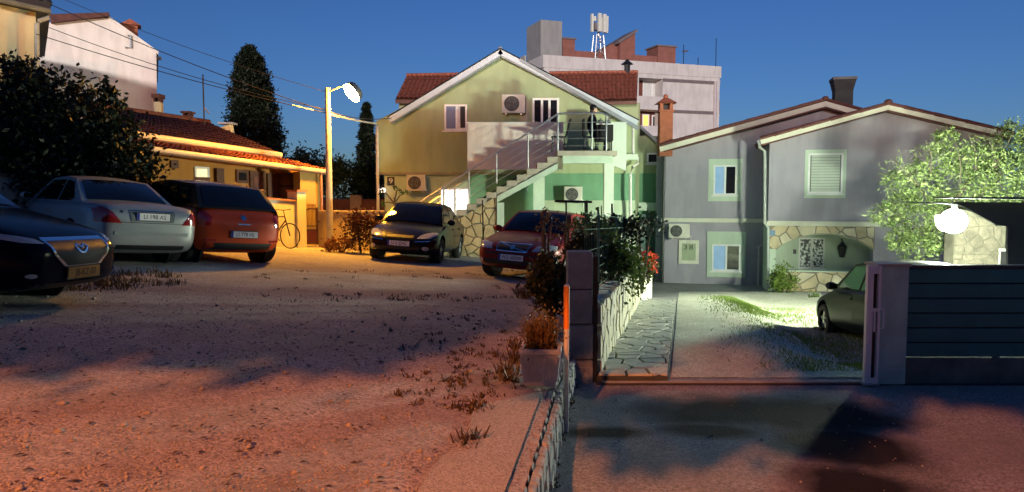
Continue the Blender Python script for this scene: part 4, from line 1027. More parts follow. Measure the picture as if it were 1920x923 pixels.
box('foot_plate', galv, sg, -.01, .135, -.04, .03, .013, .029)
# marker post with an orange head
pb_ = at(1061, 815, 5.57); ptp = at(1064, 534, 5.57).z
t = thing('marker_post', 'slim white post with orange reflective top at the kerb', 'post', (at(1061, 815, 5.57).x, 5.57, 0))
MB().tube([(0, 0, -.1), (0, 0, ptp-.335)], .021, 10).build('shaft', mat('post_white', (.6, .58, .55), rough=.5, var=.15), t, smooth=True)
MB().tube([(0, 0, ptp-.334), (0, 0, ptp-.012)], .0225, 10).build('orange_sleeve', mat('orange_sleeve', (.85, .27, .02), rough=.4, var=.08), t, smooth=True)
MB().tube([(0, 0, ptp-.0118), (0, 0, ptp)], .020, 10).build('cap', white, t)
# low rubble kerb wall between lot and road
kw = thing('rubble_kerb', 'low kerb of pale rubble stones between gravel lot and road', 'kerb')
ys_ = [1.4+.25*i for i in range(24)]
V = []; F = []
for i, Y in enumerate(ys_):
    X = edge_x(Y); zt = lot_z(X, Y)-.01; zb = drive_z(X+.1, Y)-.15
    V += [(X-.11, Y, zb), (X+.02, Y, zb), (X-.01, Y, zt), (X-.11, Y, zt)]
    if i: k = 4*i; F += [(k-4+j, k-4+(j+1) % 4, k+(j+1) % 4, k+j) for j in range(4)]
F += [(3, 2, 1, 0), tuple(range(len(V)-4, len(V)))]
MB().add(V, F).build('mortar_core', MATS['mortar'], kw)
rub = mat('rubble_stone', (.34, .34, .33), rough=.9, var=.35, scale=6, bump=.6, bscale=30, world=True)
rs = random.Random(21)
for p in cells([(1.5, .0), (6.95, 0), (6.95, .30), (1.5, .36)], .125, .014, rs, 1.25):
    def fn(u, v, h): 
        X = edge_x(u); top = lot_z(X, u)
        return (X+.02-.03*v+h, u, min(v, 1)/.36*(top+.0) if True else v)
    stone(p, fn, .04, rub, kw, rs, cham=.014)
for i in range(30):
    Y = 1.6+.178*i; X = edge_x(Y)-.035; z = lot_z(X, Y)
    pl = [(math.cos(a+.2)*rs.uniform(.05, .075), math.sin(a+.2)*rs.uniform(.055, .085)) for a in [k*math.pi/3 for k in range(6)]]
    stone(pl, lambda u, v, h: (X+.014+u*.5, Y+v*.85, z-.03+h), .028, rub, kw, rs, cham=.010)
# crazy-paved walkway
wk = thing('walkway', 'pale crazy paving walkway running along the low stone wall', 'path')
def wl_x(Y): return .83 + .217*(Y-7.2) + .01
def wr_x(Y): return 1.50 + .229*(Y-7.08)
V = []; F = []; yy = [7.08+.36*i for i in range(26)]
for i, Y in enumerate(yy):
    a, b = wl_x(Y), wr_x(Y); z = drive_z(a, Y)
    V += [(a, Y, z-.2), (b, Y, z-.2), (b, Y, z+.055), (a, Y, z+.055)]
    if i: k = 4*i; F += [(k-4+j, k-4+(j+1) % 4, k+(j+1) % 4, k+j) for j in range(4)]
F += [(3, 2, 1, 0), tuple(range(len(V)-4, len(V)))]
MB().add(V, F).build('mortar_bed', mat('joint_dark', (.07, .075, .06), rough=.95, var=.3), wk)
pave = [mat('paving_stone', (.44, .46, .40), rough=.75, var=.25, scale=5, bump=.3, bscale=25, world=True), mat('paving_stone_pale', (.54, .55, .47), rough=.75, var=.2, scale=5, bump=.3, bscale=25, world=True)]
rs = random.Random(31); x_s = 0
for p in cells([(0, 7.09), (1, 7.09), (1, 12.5), (0, 12.5)], .30, .0, rs, 1.0):
    cx = sum(q[0] for q in p)/len(p); cy = sum(q[1] for q in p)/len(p)
    wdt = wr_x(cy)-wl_x(cy)
    pm = [(q[0]*wdt, q[1]) for q in p]
    # shrink for the joint
    mx_ = sum(q[0] for q in pm)/len(pm); my_ = cy
    pm = [(mx_+(q[0]-mx_)*(1-.018/max(.05, abs(q[0]-mx_)+.03)), my_+(q[1]-my_)*(1-.02/max(.05, abs(q[1]-my_)+.03))) for q in pm]
    stone(pm, lambda u, v, h: (wl_x(v)+u/wdt*(wr_x(v)-wl_x(v)), v, drive_z(wl_x(v), v)+.05+h), .022, rs.choice(pave), wk, rs, cham=.006)
far = MB()
for p in cells([(0, 12.52), (1, 12.52), (1, 16.05), (0, 16.05)], .34, .03, rs):
    n = len(p); cz = .075
    far.add([(wl_x(v)+u*(wr_x(v)-wl_x(v)), v, drive_z(wl_x(v), v)+h) for h in (.05, cz) for u, v in p], [tuple(range(n, 2*n))]+[(i, (i+1) % n, n+(i+1) % n, n+i) for i in range(n)])
far.build('far_paving', pave[0], wk, kind='stuff')
# stone-faced wall beside the walkway
ww = thing('stone_wall', 'low wall faced with cream crazy stones along the walkway', 'wall')
def wall_top(Y): return .72 + (.37-.72)*(Y-7.25)/8.75
V = []; F = []; yy = [7.24+.35*i for i in range(26)]
for i, Y in enumerate(yy):
    X = .83+.217*(Y-7.2); zb = drive_z(X+.1, Y)-.2; zt = wall_top(Y)-.02
    V += [(X-.2, Y, zb), (X, Y, zb), (X, Y, zt), (X-.2, Y, zt)]
    if i: k = 4*i; F += [(k-4+j, k-4+(j+1) % 4, k+(j+1) % 4, k+j) for j in range(4)]
F += [(3, 2, 1, 0), tuple(range(len(V)-4, len(V)))]
MB().add(V, F).build('mortar_core', mat('wall_mortar', (.14, .13, .085), rough=.95, var=.25), ww)
wst = [mat('wall_stone', (.58, .56, .42), rough=.8, var=.22, scale=4, bump=.35, bscale=22, world=True), mat('wall_stone_warm', (.62, .58, .40), rough=.8, var=.2, scale=4, bump=.35, bscale=22, world=True)]
rs = random.Random(41)
for p in cells([(7.26, 0), (15.98, 0), (15.98, 1), (7.26, 1)], .27, .022, rs, 1.25):
    def fn(u, v, h):
        X = .83+.217*(u-7.2); zb = drive_z(X+.1, u)+.02; zt = wall_top(u)+.02*math.sin(u*9)
        return (X+h, u-.21*h, zb+(zt-zb)*v)
    stone(p, fn, .035, rs.choice(wst), ww, rs, cham=.01)
ct = MB()
for i in range(40):
    Y = 7.3+.218*i; X = .83+.217*(Y-7.2)-.08; z = wall_top(Y)-.02
    ct.hexa([(X-.1, Y-.1, z), (X+.09, Y-.1, z), (X+.09, Y+.1, z), (X-.1, Y+.1, z)] + [(X-.08, Y-.09, z+rs.uniform(.03, .07)), (X+.07, Y-.09, z+rs.uniform(.03, .07)), (X+.07, Y+.09, z+rs.uniform(.03, .07)), (X-.08, Y+.09, z+rs.uniform(.03, .07))])
ct.build('top_stones', wst[0], ww, kind='stuff')
# second short wall with flowers
sw = thing('flower_wall', 'short pale wall behind the walkway carrying red flowers', 'wall')
V = []; F = []
for i in range(8):
    Y = 16.2+.42*i; X = 2.82+.27*(Y-16.2); zb = drive_z(X, Y)-.2; zt = -.14 - .015*i
    V += [(X-.25, Y, zb), (X, Y, zb), (X, Y, zt), (X-.25, Y, zt)]
    if i: k = 4*i; F += [(k-4+j, k-4+(j+1) % 4, k+(j+1) % 4, k+j) for j in range(4)]
F += [(3, 2, 1, 0), tuple(range(len(V)-4, len(V)))]
MB().add(V, F).build('wall_body', mat('pale_render', (.56, .54, .42), rough=.85, var=.2, bump=.2), sw)
# retaining bank behind, up to the house
# wire fence on the stone wall
wf = thing('wire_fence', 'thin green wire fence with slim posts on the stone wall', 'fence')
gpost = mat('post_green', (.10, .22, .14), rough=.5, var=.15)
for px, Y in ((1146, 8.6), (1172, 11.2), (1203, 15.6)):
    X = .83+.217*(Y-7.2)-.14; MB().tube([(X, Y, wall_top(Y)-.1), (X, Y, wall_top(Y)+.92)], .018, 6).build('fence_post', gpost, wf)
wm = MB()
def fp(Y, h): X = .83+.217*(Y-7.2)-.14; return (X, Y, wall_top(Y)+h)
for h in (.08, .3, .52, .74, .9): wm.tube([fp(7.3, h), fp(16, h)], .0035, 4)
for i in range(58): wm.tube([fp(7.3+.15*i, .05), fp(7.3+.15*i, .9)], .002, 3)
wm.build('wire_mesh', gpost, wf, kind='stuff')
# planter
P = at(1016, 729, 5.35); s = 5.35/1400; hwp = 36*s
pz = lot_z(P.x, 5.35)+.02
t = thing('planter', 'square ribbed concrete planter holding dry grassy plant on the kerb', 'planter', (P.x, 5.5, pz), R(-6))
H = 74*s; pm_ = mat('planter_concrete', (.54, .54, .54), rough=.85, var=.2, scale=6, bump=.25, bscale=60)
pot = MB(); tw, bw_ = hwp*1.02, hwp*.86
pot.hexa([(-bw_,-bw_,0),(bw_,-bw_,0),(bw_,bw_,0),(-bw_,bw_,0),(-tw,-tw,H*.86),(tw,-tw,H*.86),(tw,tw,H*.86),(-tw,tw,H*.86)])
pot.build('pot_body', pm_, t, bevel=.015)
rib = MB()
for k in range(11):
    q = (k-5)/5.6
    for a, b, c_, d in (((q*bw_, -bw_-.0), (q*tw, -tw), 0, 0),):
        rib.tube([(a[0], a[1]-.001, .04), (b[0], b[1]-.001, H*.80)], .006, 5)
    rib.tube([(bw_+.001, q*bw_, .04), (tw+.001, q*tw, H*.8)], .006, 5); rib.tube([(-bw_-.001, q*bw_, .04), (-tw-.001, q*tw, H*.8)], .006, 5)
rib.build('ribs', pm_, t)
rm = MB(); rw_ = tw+.012
rm.box(-rw_, rw_, -rw_, -rw_+.03, H*.862, H).box(-rw_, rw_, rw_-.03, rw_, H*.862, H).box(-rw_, -rw_+.03, -rw_+.031, rw_-.031, H*.862, H).box(rw_-.03, rw_, -rw_+.031, rw_-.031, H*.862, H)
rm.build('rim', pm_, t, bevel=.006)
box('soil', mat('soil_dark', (.03, .022, .015), rough=.95, var=.3), t, -tw+.02, tw-.02, -tw+.02, tw-.02, H*.7, H*.9)
dry = leafmat('dry_leaf', (.10, .055, .015), (.26, .15, .04))
def blades(parent, cen, rad, n, h, m, name='foliage', lean=.5, w=.006, kind=None, base_z=0):
    V = []; g = random.Random(int(abs(cen[0])*1000)+n)
    for i in range(n):
        a = g.uniform(0, 6.28); r = rad*math.sqrt(g.random()); x, y = cen[0]+r*math.cos(a), cen[1]+r*math.sin(a); zb = cen[2] if not callable(base_z) else base_z(x, y)
        hh = h*g.uniform(.45, 1.15); l = lean*g.uniform(.1, 1)*hh; b = g.uniform(0, 6.28); px_, py_ = math.cos(b+1.57)*w, math.sin(b+1.57)*w
        lx, ly = l*math.cos(b), l*math.sin(b)
        V += [(x-px_, y-py_, zb), (x+px_, y+py_, zb), (x+lx*.45+px_*.8, y+ly*.45+py_*.8, zb+hh*.62), (x+lx*.45-px_*.8, y+ly*.45-py_*.8, zb+hh*.62)]
        V += [(x+lx*.45-px_*.8, y+ly*.45-py_*.8, zb+hh*.62), (x+lx*.45+px_*.8, y+ly*.45+py_*.8, zb+hh*.62), (x+lx+px_*.2, y+ly+py_*.2, zb+hh*.95), (x+lx-px_*.2, y+ly-py_*.2, zb+hh*.95)]
    return np_mesh(name, np.array(V), np.arange(len(V)).reshape(-1, 4), m, parent, kind)
t2 = thing('dry_plant', 'dry brown bushy plant growing in the ribbed planter', 'plant', (P.x, 5.5, pz+H*.88))
blades(t2, (0, 0, 0), tw*.75, 420, .24, dry, lean=.55, w=.004)
V_, Q_ = leaf_cloud([((0, 0, .13), (tw*.85, tw*.85, .13), 900)], .03, per=14, clump=.4); np_mesh('leaves', V_, Q_, dry, t2)

# ================================================================== PLANTS
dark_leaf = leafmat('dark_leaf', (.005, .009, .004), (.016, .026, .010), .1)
hedge_leaf = leafmat('hedge_leaf', (.03, .06, .015), (.09, .13, .03), .25)
olive_leaf = leafmat('olive_leaf', (.04, .075, .018), (.26, .33, .12), .25)
red_leaf = leafmat('red_leaf', (.05, .015, .012), (.12, .04, .025), .2)
weed_leaf = leafmat('weed_leaf', (.05, .035, .015), (.14, .09, .04), .2)
bright_leaf = leafmat('bright_leaf', (.08, .14, .02), (.20, .28, .06), .3)
bark = mat('bark', (.07, .055, .04), rough=.95, var=.4, scale=8, bump=.6, bscale=20)
def limb_tree(name, label, cat, base, limbs, blobs, size, m, group=None, **k):
    t = thing(name, label, cat, base, 0, group); b = Vector(base); mb = MB()
    for path, r0, r1 in limbs:
        pts = [Vector(p)-b for p in path]; n = len(pts); mb.tube(pts, [r0+(r1-r0)*i/(n-1) for i in range(n)], 8)
    mb.build('trunk', bark, t, smooth=True)
    crown(t, [((c_[0]-b.x, c_[1]-b.y, c_[2]-b.z), r, n) for c_, r, n in blobs], size, m, **k); return t
# big dark tree at the left
def A_(px, py, Y): return tuple(at(px, py, Y))
Yt = 14.6
bs = (at(95, 440, Yt).x, Yt, lot_z(at(95, 440, Yt).x, Yt))
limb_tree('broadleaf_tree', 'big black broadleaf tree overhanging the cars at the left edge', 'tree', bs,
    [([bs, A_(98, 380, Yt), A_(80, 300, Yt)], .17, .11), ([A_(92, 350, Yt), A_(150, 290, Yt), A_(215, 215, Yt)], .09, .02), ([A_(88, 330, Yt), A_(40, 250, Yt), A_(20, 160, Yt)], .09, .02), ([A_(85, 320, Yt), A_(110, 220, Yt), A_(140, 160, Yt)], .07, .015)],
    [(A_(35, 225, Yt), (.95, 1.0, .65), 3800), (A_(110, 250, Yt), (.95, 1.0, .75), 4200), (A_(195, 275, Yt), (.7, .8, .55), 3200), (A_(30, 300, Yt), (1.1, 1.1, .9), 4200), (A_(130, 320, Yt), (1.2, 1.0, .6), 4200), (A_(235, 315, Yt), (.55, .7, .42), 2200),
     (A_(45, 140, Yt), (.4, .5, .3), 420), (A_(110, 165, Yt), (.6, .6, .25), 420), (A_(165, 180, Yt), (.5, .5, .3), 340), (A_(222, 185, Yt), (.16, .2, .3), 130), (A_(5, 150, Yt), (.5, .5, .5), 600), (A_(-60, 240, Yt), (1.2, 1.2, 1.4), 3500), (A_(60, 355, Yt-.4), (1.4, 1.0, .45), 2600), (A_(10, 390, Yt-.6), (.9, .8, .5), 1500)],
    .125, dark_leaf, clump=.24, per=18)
# cypress
P = at(480, 300, 34); g0 = (P.x, 34, -.6); s = 34/1400
prof = [(300, 57), (275, 57), (250, 56), (225, 52), (200, 49), (175, 44), (150, 38), (130, 31), (117, 24), (108, 15)]
bl = []
for py, hw in prof:
    c_ = at(482 - (300-py)*.075, py, 34)
    bl.append(((c_.x, 34, c_.z), (hw*s*.93, hw*s*.9, .55), 3300))
bl.append((tuple(at(482, 330, 34)), (60*s, 60*s, .9), 2500))
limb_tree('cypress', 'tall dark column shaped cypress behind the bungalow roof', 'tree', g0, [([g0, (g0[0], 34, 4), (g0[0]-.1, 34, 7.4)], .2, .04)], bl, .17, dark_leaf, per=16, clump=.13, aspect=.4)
# fir behind the lamp pole
P = at(690, 400, 36); g0 = (P.x, 36, -.6); s = 36/1400
t = thing('fir_tree', 'dark conifer with drooping branches behind the lime house corner', 'tree', g0)
top = at(694, 196, 36); MB().tube([(0, 0, 0), (0, 0, top.z+.6)], [.16, .012], 8).build('trunk', bark, t)
V = []
gq = np.random.default_rng(3)
for lev in range(44):
    f = lev/43; z = top.z+.6 - f*(top.z-.9); rad = (3+37*f**.85)*s
    for k in range(9):
        a = k*2*math.pi/9+lev*1.7+gq.uniform(-.3, .3); r_ = rad*gq.uniform(.45, 1.2)
        for q in range(30):
            u = gq.random()**.6; p = np.array([math.cos(a)*r_*u, math.sin(a)*r_*u, z-.55*r_*u+.25*r_*u*u])+gq.normal(size=3)*.05
            d = np.array([math.cos(a), math.sin(a), -.5])+gq.normal(size=3)*.6; d /= np.linalg.norm(d); sd = np.cross(d, gq.normal(size=3)); sd /= np.linalg.norm(sd)
            V += [p-d*.10, p+sd*.035, p+d*.14, p-sd*.035]
np_mesh('crown', np.array(V), np.arange(len(V)).reshape(-1, 4), dark_leaf, t)
# background bushes
def bush(name, label, cat, cen, rad, n, size, m, group=None, z0=None, **k):
    base = (cen[0], cen[1], z0 if z0 is not None else cen[2]-rad[2]); t = thing(name, label, cat, base, 0, group)
    st = MB(); g = random.Random(int(abs(cen[0]*77))+n)
    for i in range(5):
        a = g.uniform(0, 6.28); st.tube([(0, 0, -.1), (rad[0]*.3*math.cos(a), rad[1]*.3*math.sin(a), (cen[2]-base[2])*.8), (rad[0]*.6*math.cos(a), rad[1]*.6*math.sin(a), cen[2]-base[2]+rad[2]*.4)], [.03, .02, .006], 5)
    st.build('stems', bark, t)
    sub = [((0, 0, cen[2]-base[2]), rad, n//2)]
    for i in range(6):
        d = Vector((g.gauss(0, 1), g.gauss(0, 1), abs(g.gauss(0, 1)))).normalized(); sub.append(((d.x*rad[0]*.75, d.y*rad[1]*.75, cen[2]-base[2]+d.z*rad[2]*.7), tuple(r*.42 for r in rad), n//12))
    crown(t, sub, size, m, name='foliage', **k); return t
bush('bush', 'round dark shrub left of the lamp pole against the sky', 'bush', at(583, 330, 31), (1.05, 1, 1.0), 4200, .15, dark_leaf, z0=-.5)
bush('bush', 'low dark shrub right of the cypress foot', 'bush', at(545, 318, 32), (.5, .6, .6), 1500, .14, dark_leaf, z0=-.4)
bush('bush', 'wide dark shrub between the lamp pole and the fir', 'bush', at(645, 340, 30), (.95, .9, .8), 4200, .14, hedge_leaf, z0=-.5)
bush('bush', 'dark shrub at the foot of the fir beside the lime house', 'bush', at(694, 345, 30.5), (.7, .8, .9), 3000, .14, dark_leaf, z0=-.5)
# olive tree lit by the floodlight
Yo = 20.2; g0 = (at(1770, 520, Yo).x, Yo, -1.3)
ol = [(1700, 330, .62), (1660, 405, .42), (1745, 300, .62), (1715, 420, .65), (1790, 345, .75), (1840, 290, .7), (1870, 340, .8), (1905, 270, .75), (1910, 330, .9), (1770, 440, .6), (1725, 465, .5), (1690, 450, .4), (1810, 300, .55), (1960, 300, 1.0), (1960, 380, 1.0), (1735, 375, .5), (1690, 378, .38), (1775, 390, .5), (1775, 260, .35), (1860, 400, .8), (1900, 250, .4)]
limb_tree('olive_tree', 'pale leaved tree lit bright green by the floodlight before the lavender house', 'tree', g0,
    [([g0, (g0[0]+.1, Yo, 0), A_(1775, 400, Yo)], .13, .09), ([A_(1775, 410, Yo), A_(1720, 350, Yo), A_(1690, 320, Yo)], .06, .012), ([A_(1775, 400, Yo), A_(1830, 320, Yo), A_(1850, 270, Yo)], .07, .012), ([A_(1778, 400, Yo), A_(1860, 350, Yo), A_(1920, 280, Yo)], .07, .012), ([A_(1770, 430, Yo), A_(1710, 430, Yo), A_(1670, 405, Yo)], .05, .01)] + [([A_(x0_, y0_, Yo-.3), A_((x0_+x1_)/2+6, (y0_+y1_)/2-4, Yo-.5), A_(x1_, y1_, Yo-.7)], .022, .004) for x0_, y0_, x1_, y1_ in ((1725, 352, 1668, 300), (1745, 330, 1735, 262), (1800, 350, 1790, 265), (1830, 320, 1815, 250), (1850, 340, 1905, 235), (1720, 425, 1650, 392), (1735, 432, 1690, 470), (1870, 330, 1850, 255))],
    [(A_(x, y, Yo+random.uniform(-.5, .5)), (r, r*.9, r*.8), int(800*r/.6)) for x, y, r in ol], .118, olive_leaf, aspect=.30, clump=.17, per=13)
# hedge plants along the stone wall
for i, (px, py, Y, rx, rz, n, m, lab) in enumerate([
    (1034, 532, 8.4, .22, .30, 2400, dark_leaf, 'black leafy bush directly behind the planter and block pillar'),
    (1095, 500, 9.4, .22, .38, 1500, dark_leaf, 'dark bush showing just left of the block pillar top'),
    (1110, 440, 11.2, .30, .34, 700, hedge_leaf, 'tall staked shrub with narrow leaves behind the red car bonnet'),
    (1150, 500, 10.2, .26, .42, 1700, hedge_leaf, 'green shrub pressed against the near end of the wire fence'),
    (1165, 440, 13, .42, .26, 620, dark_leaf, 'broad leaved shrub among the stakes before the mint wall'),
    (1175, 510, 12.6, .35, .38, 1700, hedge_leaf, 'yellow green shrub low behind the middle of the wire fence'),
    (1205, 425, 15, .40, .16, 420, dark_leaf, 'flat topped dark shrub at the far end of the wire fence')]):
    c_ = at(px, py, Y); gz0 = lot_z(c_.x, Y)
    bush('shrub', lab, 'shrub', c_, (rx, rx, rz), n, .085 if i != 4 else .11, m, 'shrubs along the wire fence', z0=gz0, per=10)
for px, py, Y, rx, rz, lab in ((1022, 425, 10.2, .17, .22, 'thin reddish shrub overlapping the red car windscreen'), (1062, 440, 10.4, .2, .25, 'thin reddish shrub overlapping the red car wing')):
    c_ = at(px, py, Y); bush('shrub', lab, 'shrub', c_, (rx, rx, rz), 150, .06, weed_leaf, 'shrubs along the wire fence', z0=lot_z(c_.x, Y), per=8)
stake_m = mat('stake_wood', (.035, .025, .02), rough=.9, var=.3)
for i, (px, pt, Y, lab) in enumerate([(1062, 380, 13.5, 'left stake of the frame with a cross bar'), (1098, 380, 13.5, 'right stake of the frame with a cross bar'), (1101, 376, 12.6, 'tallest dark plant stake beside the cross bar'), (1122, 388, 12.8, 'dark plant stake standing before the pale column'), (1128, 386, 14.5, 'slim plant stake just right of the thick one'), (1148, 382, 13.4, 'dark plant stake before the right edge of the pale column'), (905, 375, 18.6, 'lone dark stake between the black car and the red car')]):
    a = at(px, pt, Y); b_ = Vector((a.x, Y, lot_z(a.x, Y)))
    t = thing('plant_stake', lab, 'stake', b_, 0, 'wooden plant stakes in the flower bed')
    MB().tube([(0, 0, -.1), (.01, 0, (a.z-b_.z)*.5), (-.005, 0, a.z-b_.z)], [.022, .02, .018] if px not in (1128,) else .012, 6).build('stake', stake_m, t)
a, b = at(1040, 377, 13.5), at(1110, 379, 13.5); t = thing('cross_bar', 'dark wooden bar lying across two plant stakes', 'bar', a); MB().tube([(0, 0, 0), (b.x-a.x, 0, b.z-a.z)], .025, 6).build('bar', stake_m, t)
# flowers on the short wall
c_ = at(1216, 498, 17.6); t = bush('flower_plant', 'red geranium flowers on the short wall by the lavender house', 'flower', c_, (.2, .25, .26), 420, .07, hedge_leaf, z0=-.2, per=8)
V_, Q_ = leaf_cloud([((0, 0, c_.z+.2+.08), (.2, .2, .22), 260)], .07, aspect=.9, per=9); np_mesh('blossoms', V_, Q_, leafmat('red_petal', (.55, .04, .02), (.75, .12, .05), .2), t)
# bed by the lime house and wall
c_ = at(677, 428, 19.4); bush('red_bush', 'dark red leaved bush before the ochre wall', 'bush', c_, (.44, .4, .44), 1500, .10, red_leaf, z0=lot_z(c_.x, 19.4), per=10)
c_ = at(640, 462, 19.2); bush('low_shrub', 'low rusty ground shrub left of the red leaved bush', 'bush', c_, (.4, .4, .26), 900, .08, leafmat('rust_leaf', (.12, .045, .02), (.28, .10, .04), .2), z0=lot_z(c_.x, 19.2), per=9)
c_ = at(739, 372, 21.5); t = thing('sapling', 'young pruned tree with few leaves before the number nine sign', 'tree', (c_.x, 21.5, lot_z(c_.x, 21.5))); zb = t.location.z
mb = MB(); mb.tube([(0, 0, 0), (.02, 0, c_.z-zb+.02)], [.05, .035], 8)
for dx, dz, r in ((-.35, .18, .02), (.28, .12, .018), (-.32, -.15, .02), (.12, .3, .015)): mb.tube([(.01, 0, c_.z-zb-.15), (dx*.6, 0, c_.z-zb+dz*.7), (dx, .05, c_.z-zb+dz)], [.025, .02, .008], 6)
mb.build('trunk', bark, t)
crown(t, [((-.3, 0, c_.z-zb+.2), (.12, .1, .08), 22), ((.25, 0, c_.z-zb+.12), (.12, .1, .08), 22), ((-.3, 0, c_.z-zb-.15), (.1, .1, .08), 16), ((.1, 0, c_.z-zb+.3), (.12, .1, .1), 22), ((-.25, 0, .55), (.2, .15, .2), 60)], .11, hedge_leaf)
# flowers along the cream wall top behind the red car
V = []
fl = thing('creeper', 'low creeper with glinting leaves on the cream wall coping', 'creeper', (0, 0, 0))
bl = []
for i in range(16):
    px = 345+9.0*i; x, z = BW.p(px, 351+.11*(px-330), -.05); w_ = BW.w(x, -.02, z); bl.append(((w_.x, w_.y, w_.z+.02), (.24, .2, .12), 60))
V_, Q_ = leaf_cloud(bl, .09, aspect=.6, per=8); np_mesh('leaves', V_, Q_, leafmat('glossy_leaf', (.10, .05, .03), (.42, .26, .18), .1, rough=.2), fl)
# shrub, rockery, pot before the lavender house
c_ = at(1466, 530, 23.6); bush('shrub_by_house', 'yellow green shrub in the corner of the lavender house', 'shrub', c_, (.36, .35, .55), 1500, .10, bright_leaf, z0=drive_z(c_.x, 23.6), per=10)
rk = thing('rockery', 'low bed edge of pale rocks under the yellow green shrub', 'rockery', (0, 0, 0)); rs = random.Random(77)
for i in range(16):
    px, py = 1438+4.4*i, rs.uniform(563, 582); Y = 22.6+rs.uniform(-.2, .2)
    c_ = at(px, py, Y); pl = [(math.cos(a)*rs.uniform(.1, .17), math.sin(a)*rs.uniform(.08, .14)) for a in [k*math.pi/3 for k in range(6)]]
    stone(pl, lambda u, v, h: (c_.x+u, Y-h, c_.z+v), .16, stone_m2, rk, rs, cham=.04)
c_ = at(1524, 586, 22.4); t = thing('flower_pot', 'grey round pot with a small bright leafy plant', 'pot', (c_.x, 22.4, drive_z(c_.x, 22.4))); s = 22.4/1400
ph_ = c_.z-drive_z(c_.x, 22.4)+14*s
MB().lathe([(.14, 0), (.19, ph_*.9), (.21, ph_*.9), (.21, ph_)], 14).build('pot', mat('pot_grey', (.2, .22, .22), rough=.7, var=.2), t, smooth=True)
crown(t, [((0, 0, ph_+.14), (.19, .19, .17), 240)], .09, bright_leaf, name='foliage', per=9)
# lawn patch right of the drive, weeds on the gravel
V = []
g = random.Random(17)
lw = []
for i in range(26000):
    Y = 7.6+12.5*g.random()**1.3; X = 2.9+.234*(Y-7)+g.uniform(-.25, 1)*g.random()*4
    if math.sin(X*2.1+Y*.9)+math.sin(Y*1.7-X*1.3)+g.uniform(-1, 1) < (-.5 if Y < 14 else -1.2): continue
    if Y < 14 and X < 3.5+.234*(Y-7) and g.random() < .8: continue
    z = drive_z(X, Y); h = g.uniform(.02, .06); b = g.uniform(0, 6.28); l = h*.6; w = .006
    lw += [(X-w, Y, z), (X+w, Y, z), (X+l*math.cos(b)+.001, Y+l*math.sin(b), z+h), (X+l*math.cos(b)-.001, Y+l*math.sin(b), z+h)]
tag(np_mesh('grass', np.array(lw), np.arange(len(lw)).reshape(-1, 4), bright_leaf, None, 'stuff'), 'rough grass on the right side of the drive under the parked car', 'grass')
we = []
def tuft(X, Y, n, h, sp, zf=lot_z):
    for i in range(n):
        a = g.uniform(0, 6.28); r = sp*g.random(); x, y = X+r*math.cos(a), Y+r*math.sin(a); z = zf(x, y)-.005; hh = h*g.uniform(.4, 1.2); b = g.uniform(0, 6.28); l = hh*g.uniform(.2, 1.2); w = .007*g.uniform(.6, 1.4)
        c1, s1 = math.cos(b), math.sin(b)
        we.extend([(x-s1*w, y+c1*w, z), (x+s1*w, y-c1*w, z), (x+l*c1+s1*w*.4, y+l*s1-c1*w*.4, z+hh), (x+l*c1-s1*w*.4, y+l*s1+c1*w*.4, z+hh)])
def lotpix(px, py):
    Y = 5.0
    for _ in range(30):
        d = ray(px, py); X = EYE.x+d.x/d.y*Y; zl = lot_z(X, Y); Y = (zl-EYE.z)/(d.z/d.y)
        Y = max(1.5, min(30, Y))
    return X, Y
for px, py, n, h, sp in [(880, 830, 60, .07, .09), (868, 845, 40, .05, .07), (900, 770, 50, .06, .10), (925, 745, 45, .05, .1), (950, 700, 70, .10, .10), (965, 680, 90, .12, .08), (955, 715, 60, .08, .08), (968, 655, 60, .1, .08), (890, 775, 35, .04, .08), (750, 742, 22, .04, .06), (812, 733, 16, .03, .05), (860, 765, 26, .04, .07), (985, 560, 90, .16, .14), (1000, 548, 90, .18, .14), (975, 552, 60, .12, .12), (1010, 570, 60, .1, .1)]:
    X, Y = lotpix(px, py); tuft(X, Y, n, h, sp)
for i in range(240):
    px = g.gauss(890, 75); py = g.uniform(585, 770)
    if px > 985 or px < 640: continue
    X, Y = lotpix(px, py); tuft(X, Y, g.randint(4, 12), g.uniform(.012, .04), g.uniform(.02, .07))
for i in range(70):
    px = g.uniform(480, 980); py = g.choice([511, 516, 522, 540, 556, 562, 565])+g.uniform(-3, 3); X, Y = lotpix(px, py); tuft(X, Y, g.randint(6, 22), g.uniform(.02, .05), g.uniform(.05, .22))
for i in range(60):
    px = g.uniform(60, 330); py = 515+g.uniform(-10, 40)*(1-px/700); X, Y = lotpix(px, py); tuft(X, Y, g.randint(20, 40), g.uniform(.04, .10), .22)
for i in range(26):
    Y = g.uniform(4.4, 7); tuft(edge_x(Y)+.06, Y, 5, .03, .04, drive_z)
tag(np_mesh('weeds', np.array(we), np.arange(len(we)).reshape(-1, 4), weed_leaf, None, 'stuff'), 'dry weeds and tufts scattered over the gravel lot', 'weeds')
shade_leaf = leafmat('shade_leaf', (.02, .035, .01), (.05, .08, .02), .04)
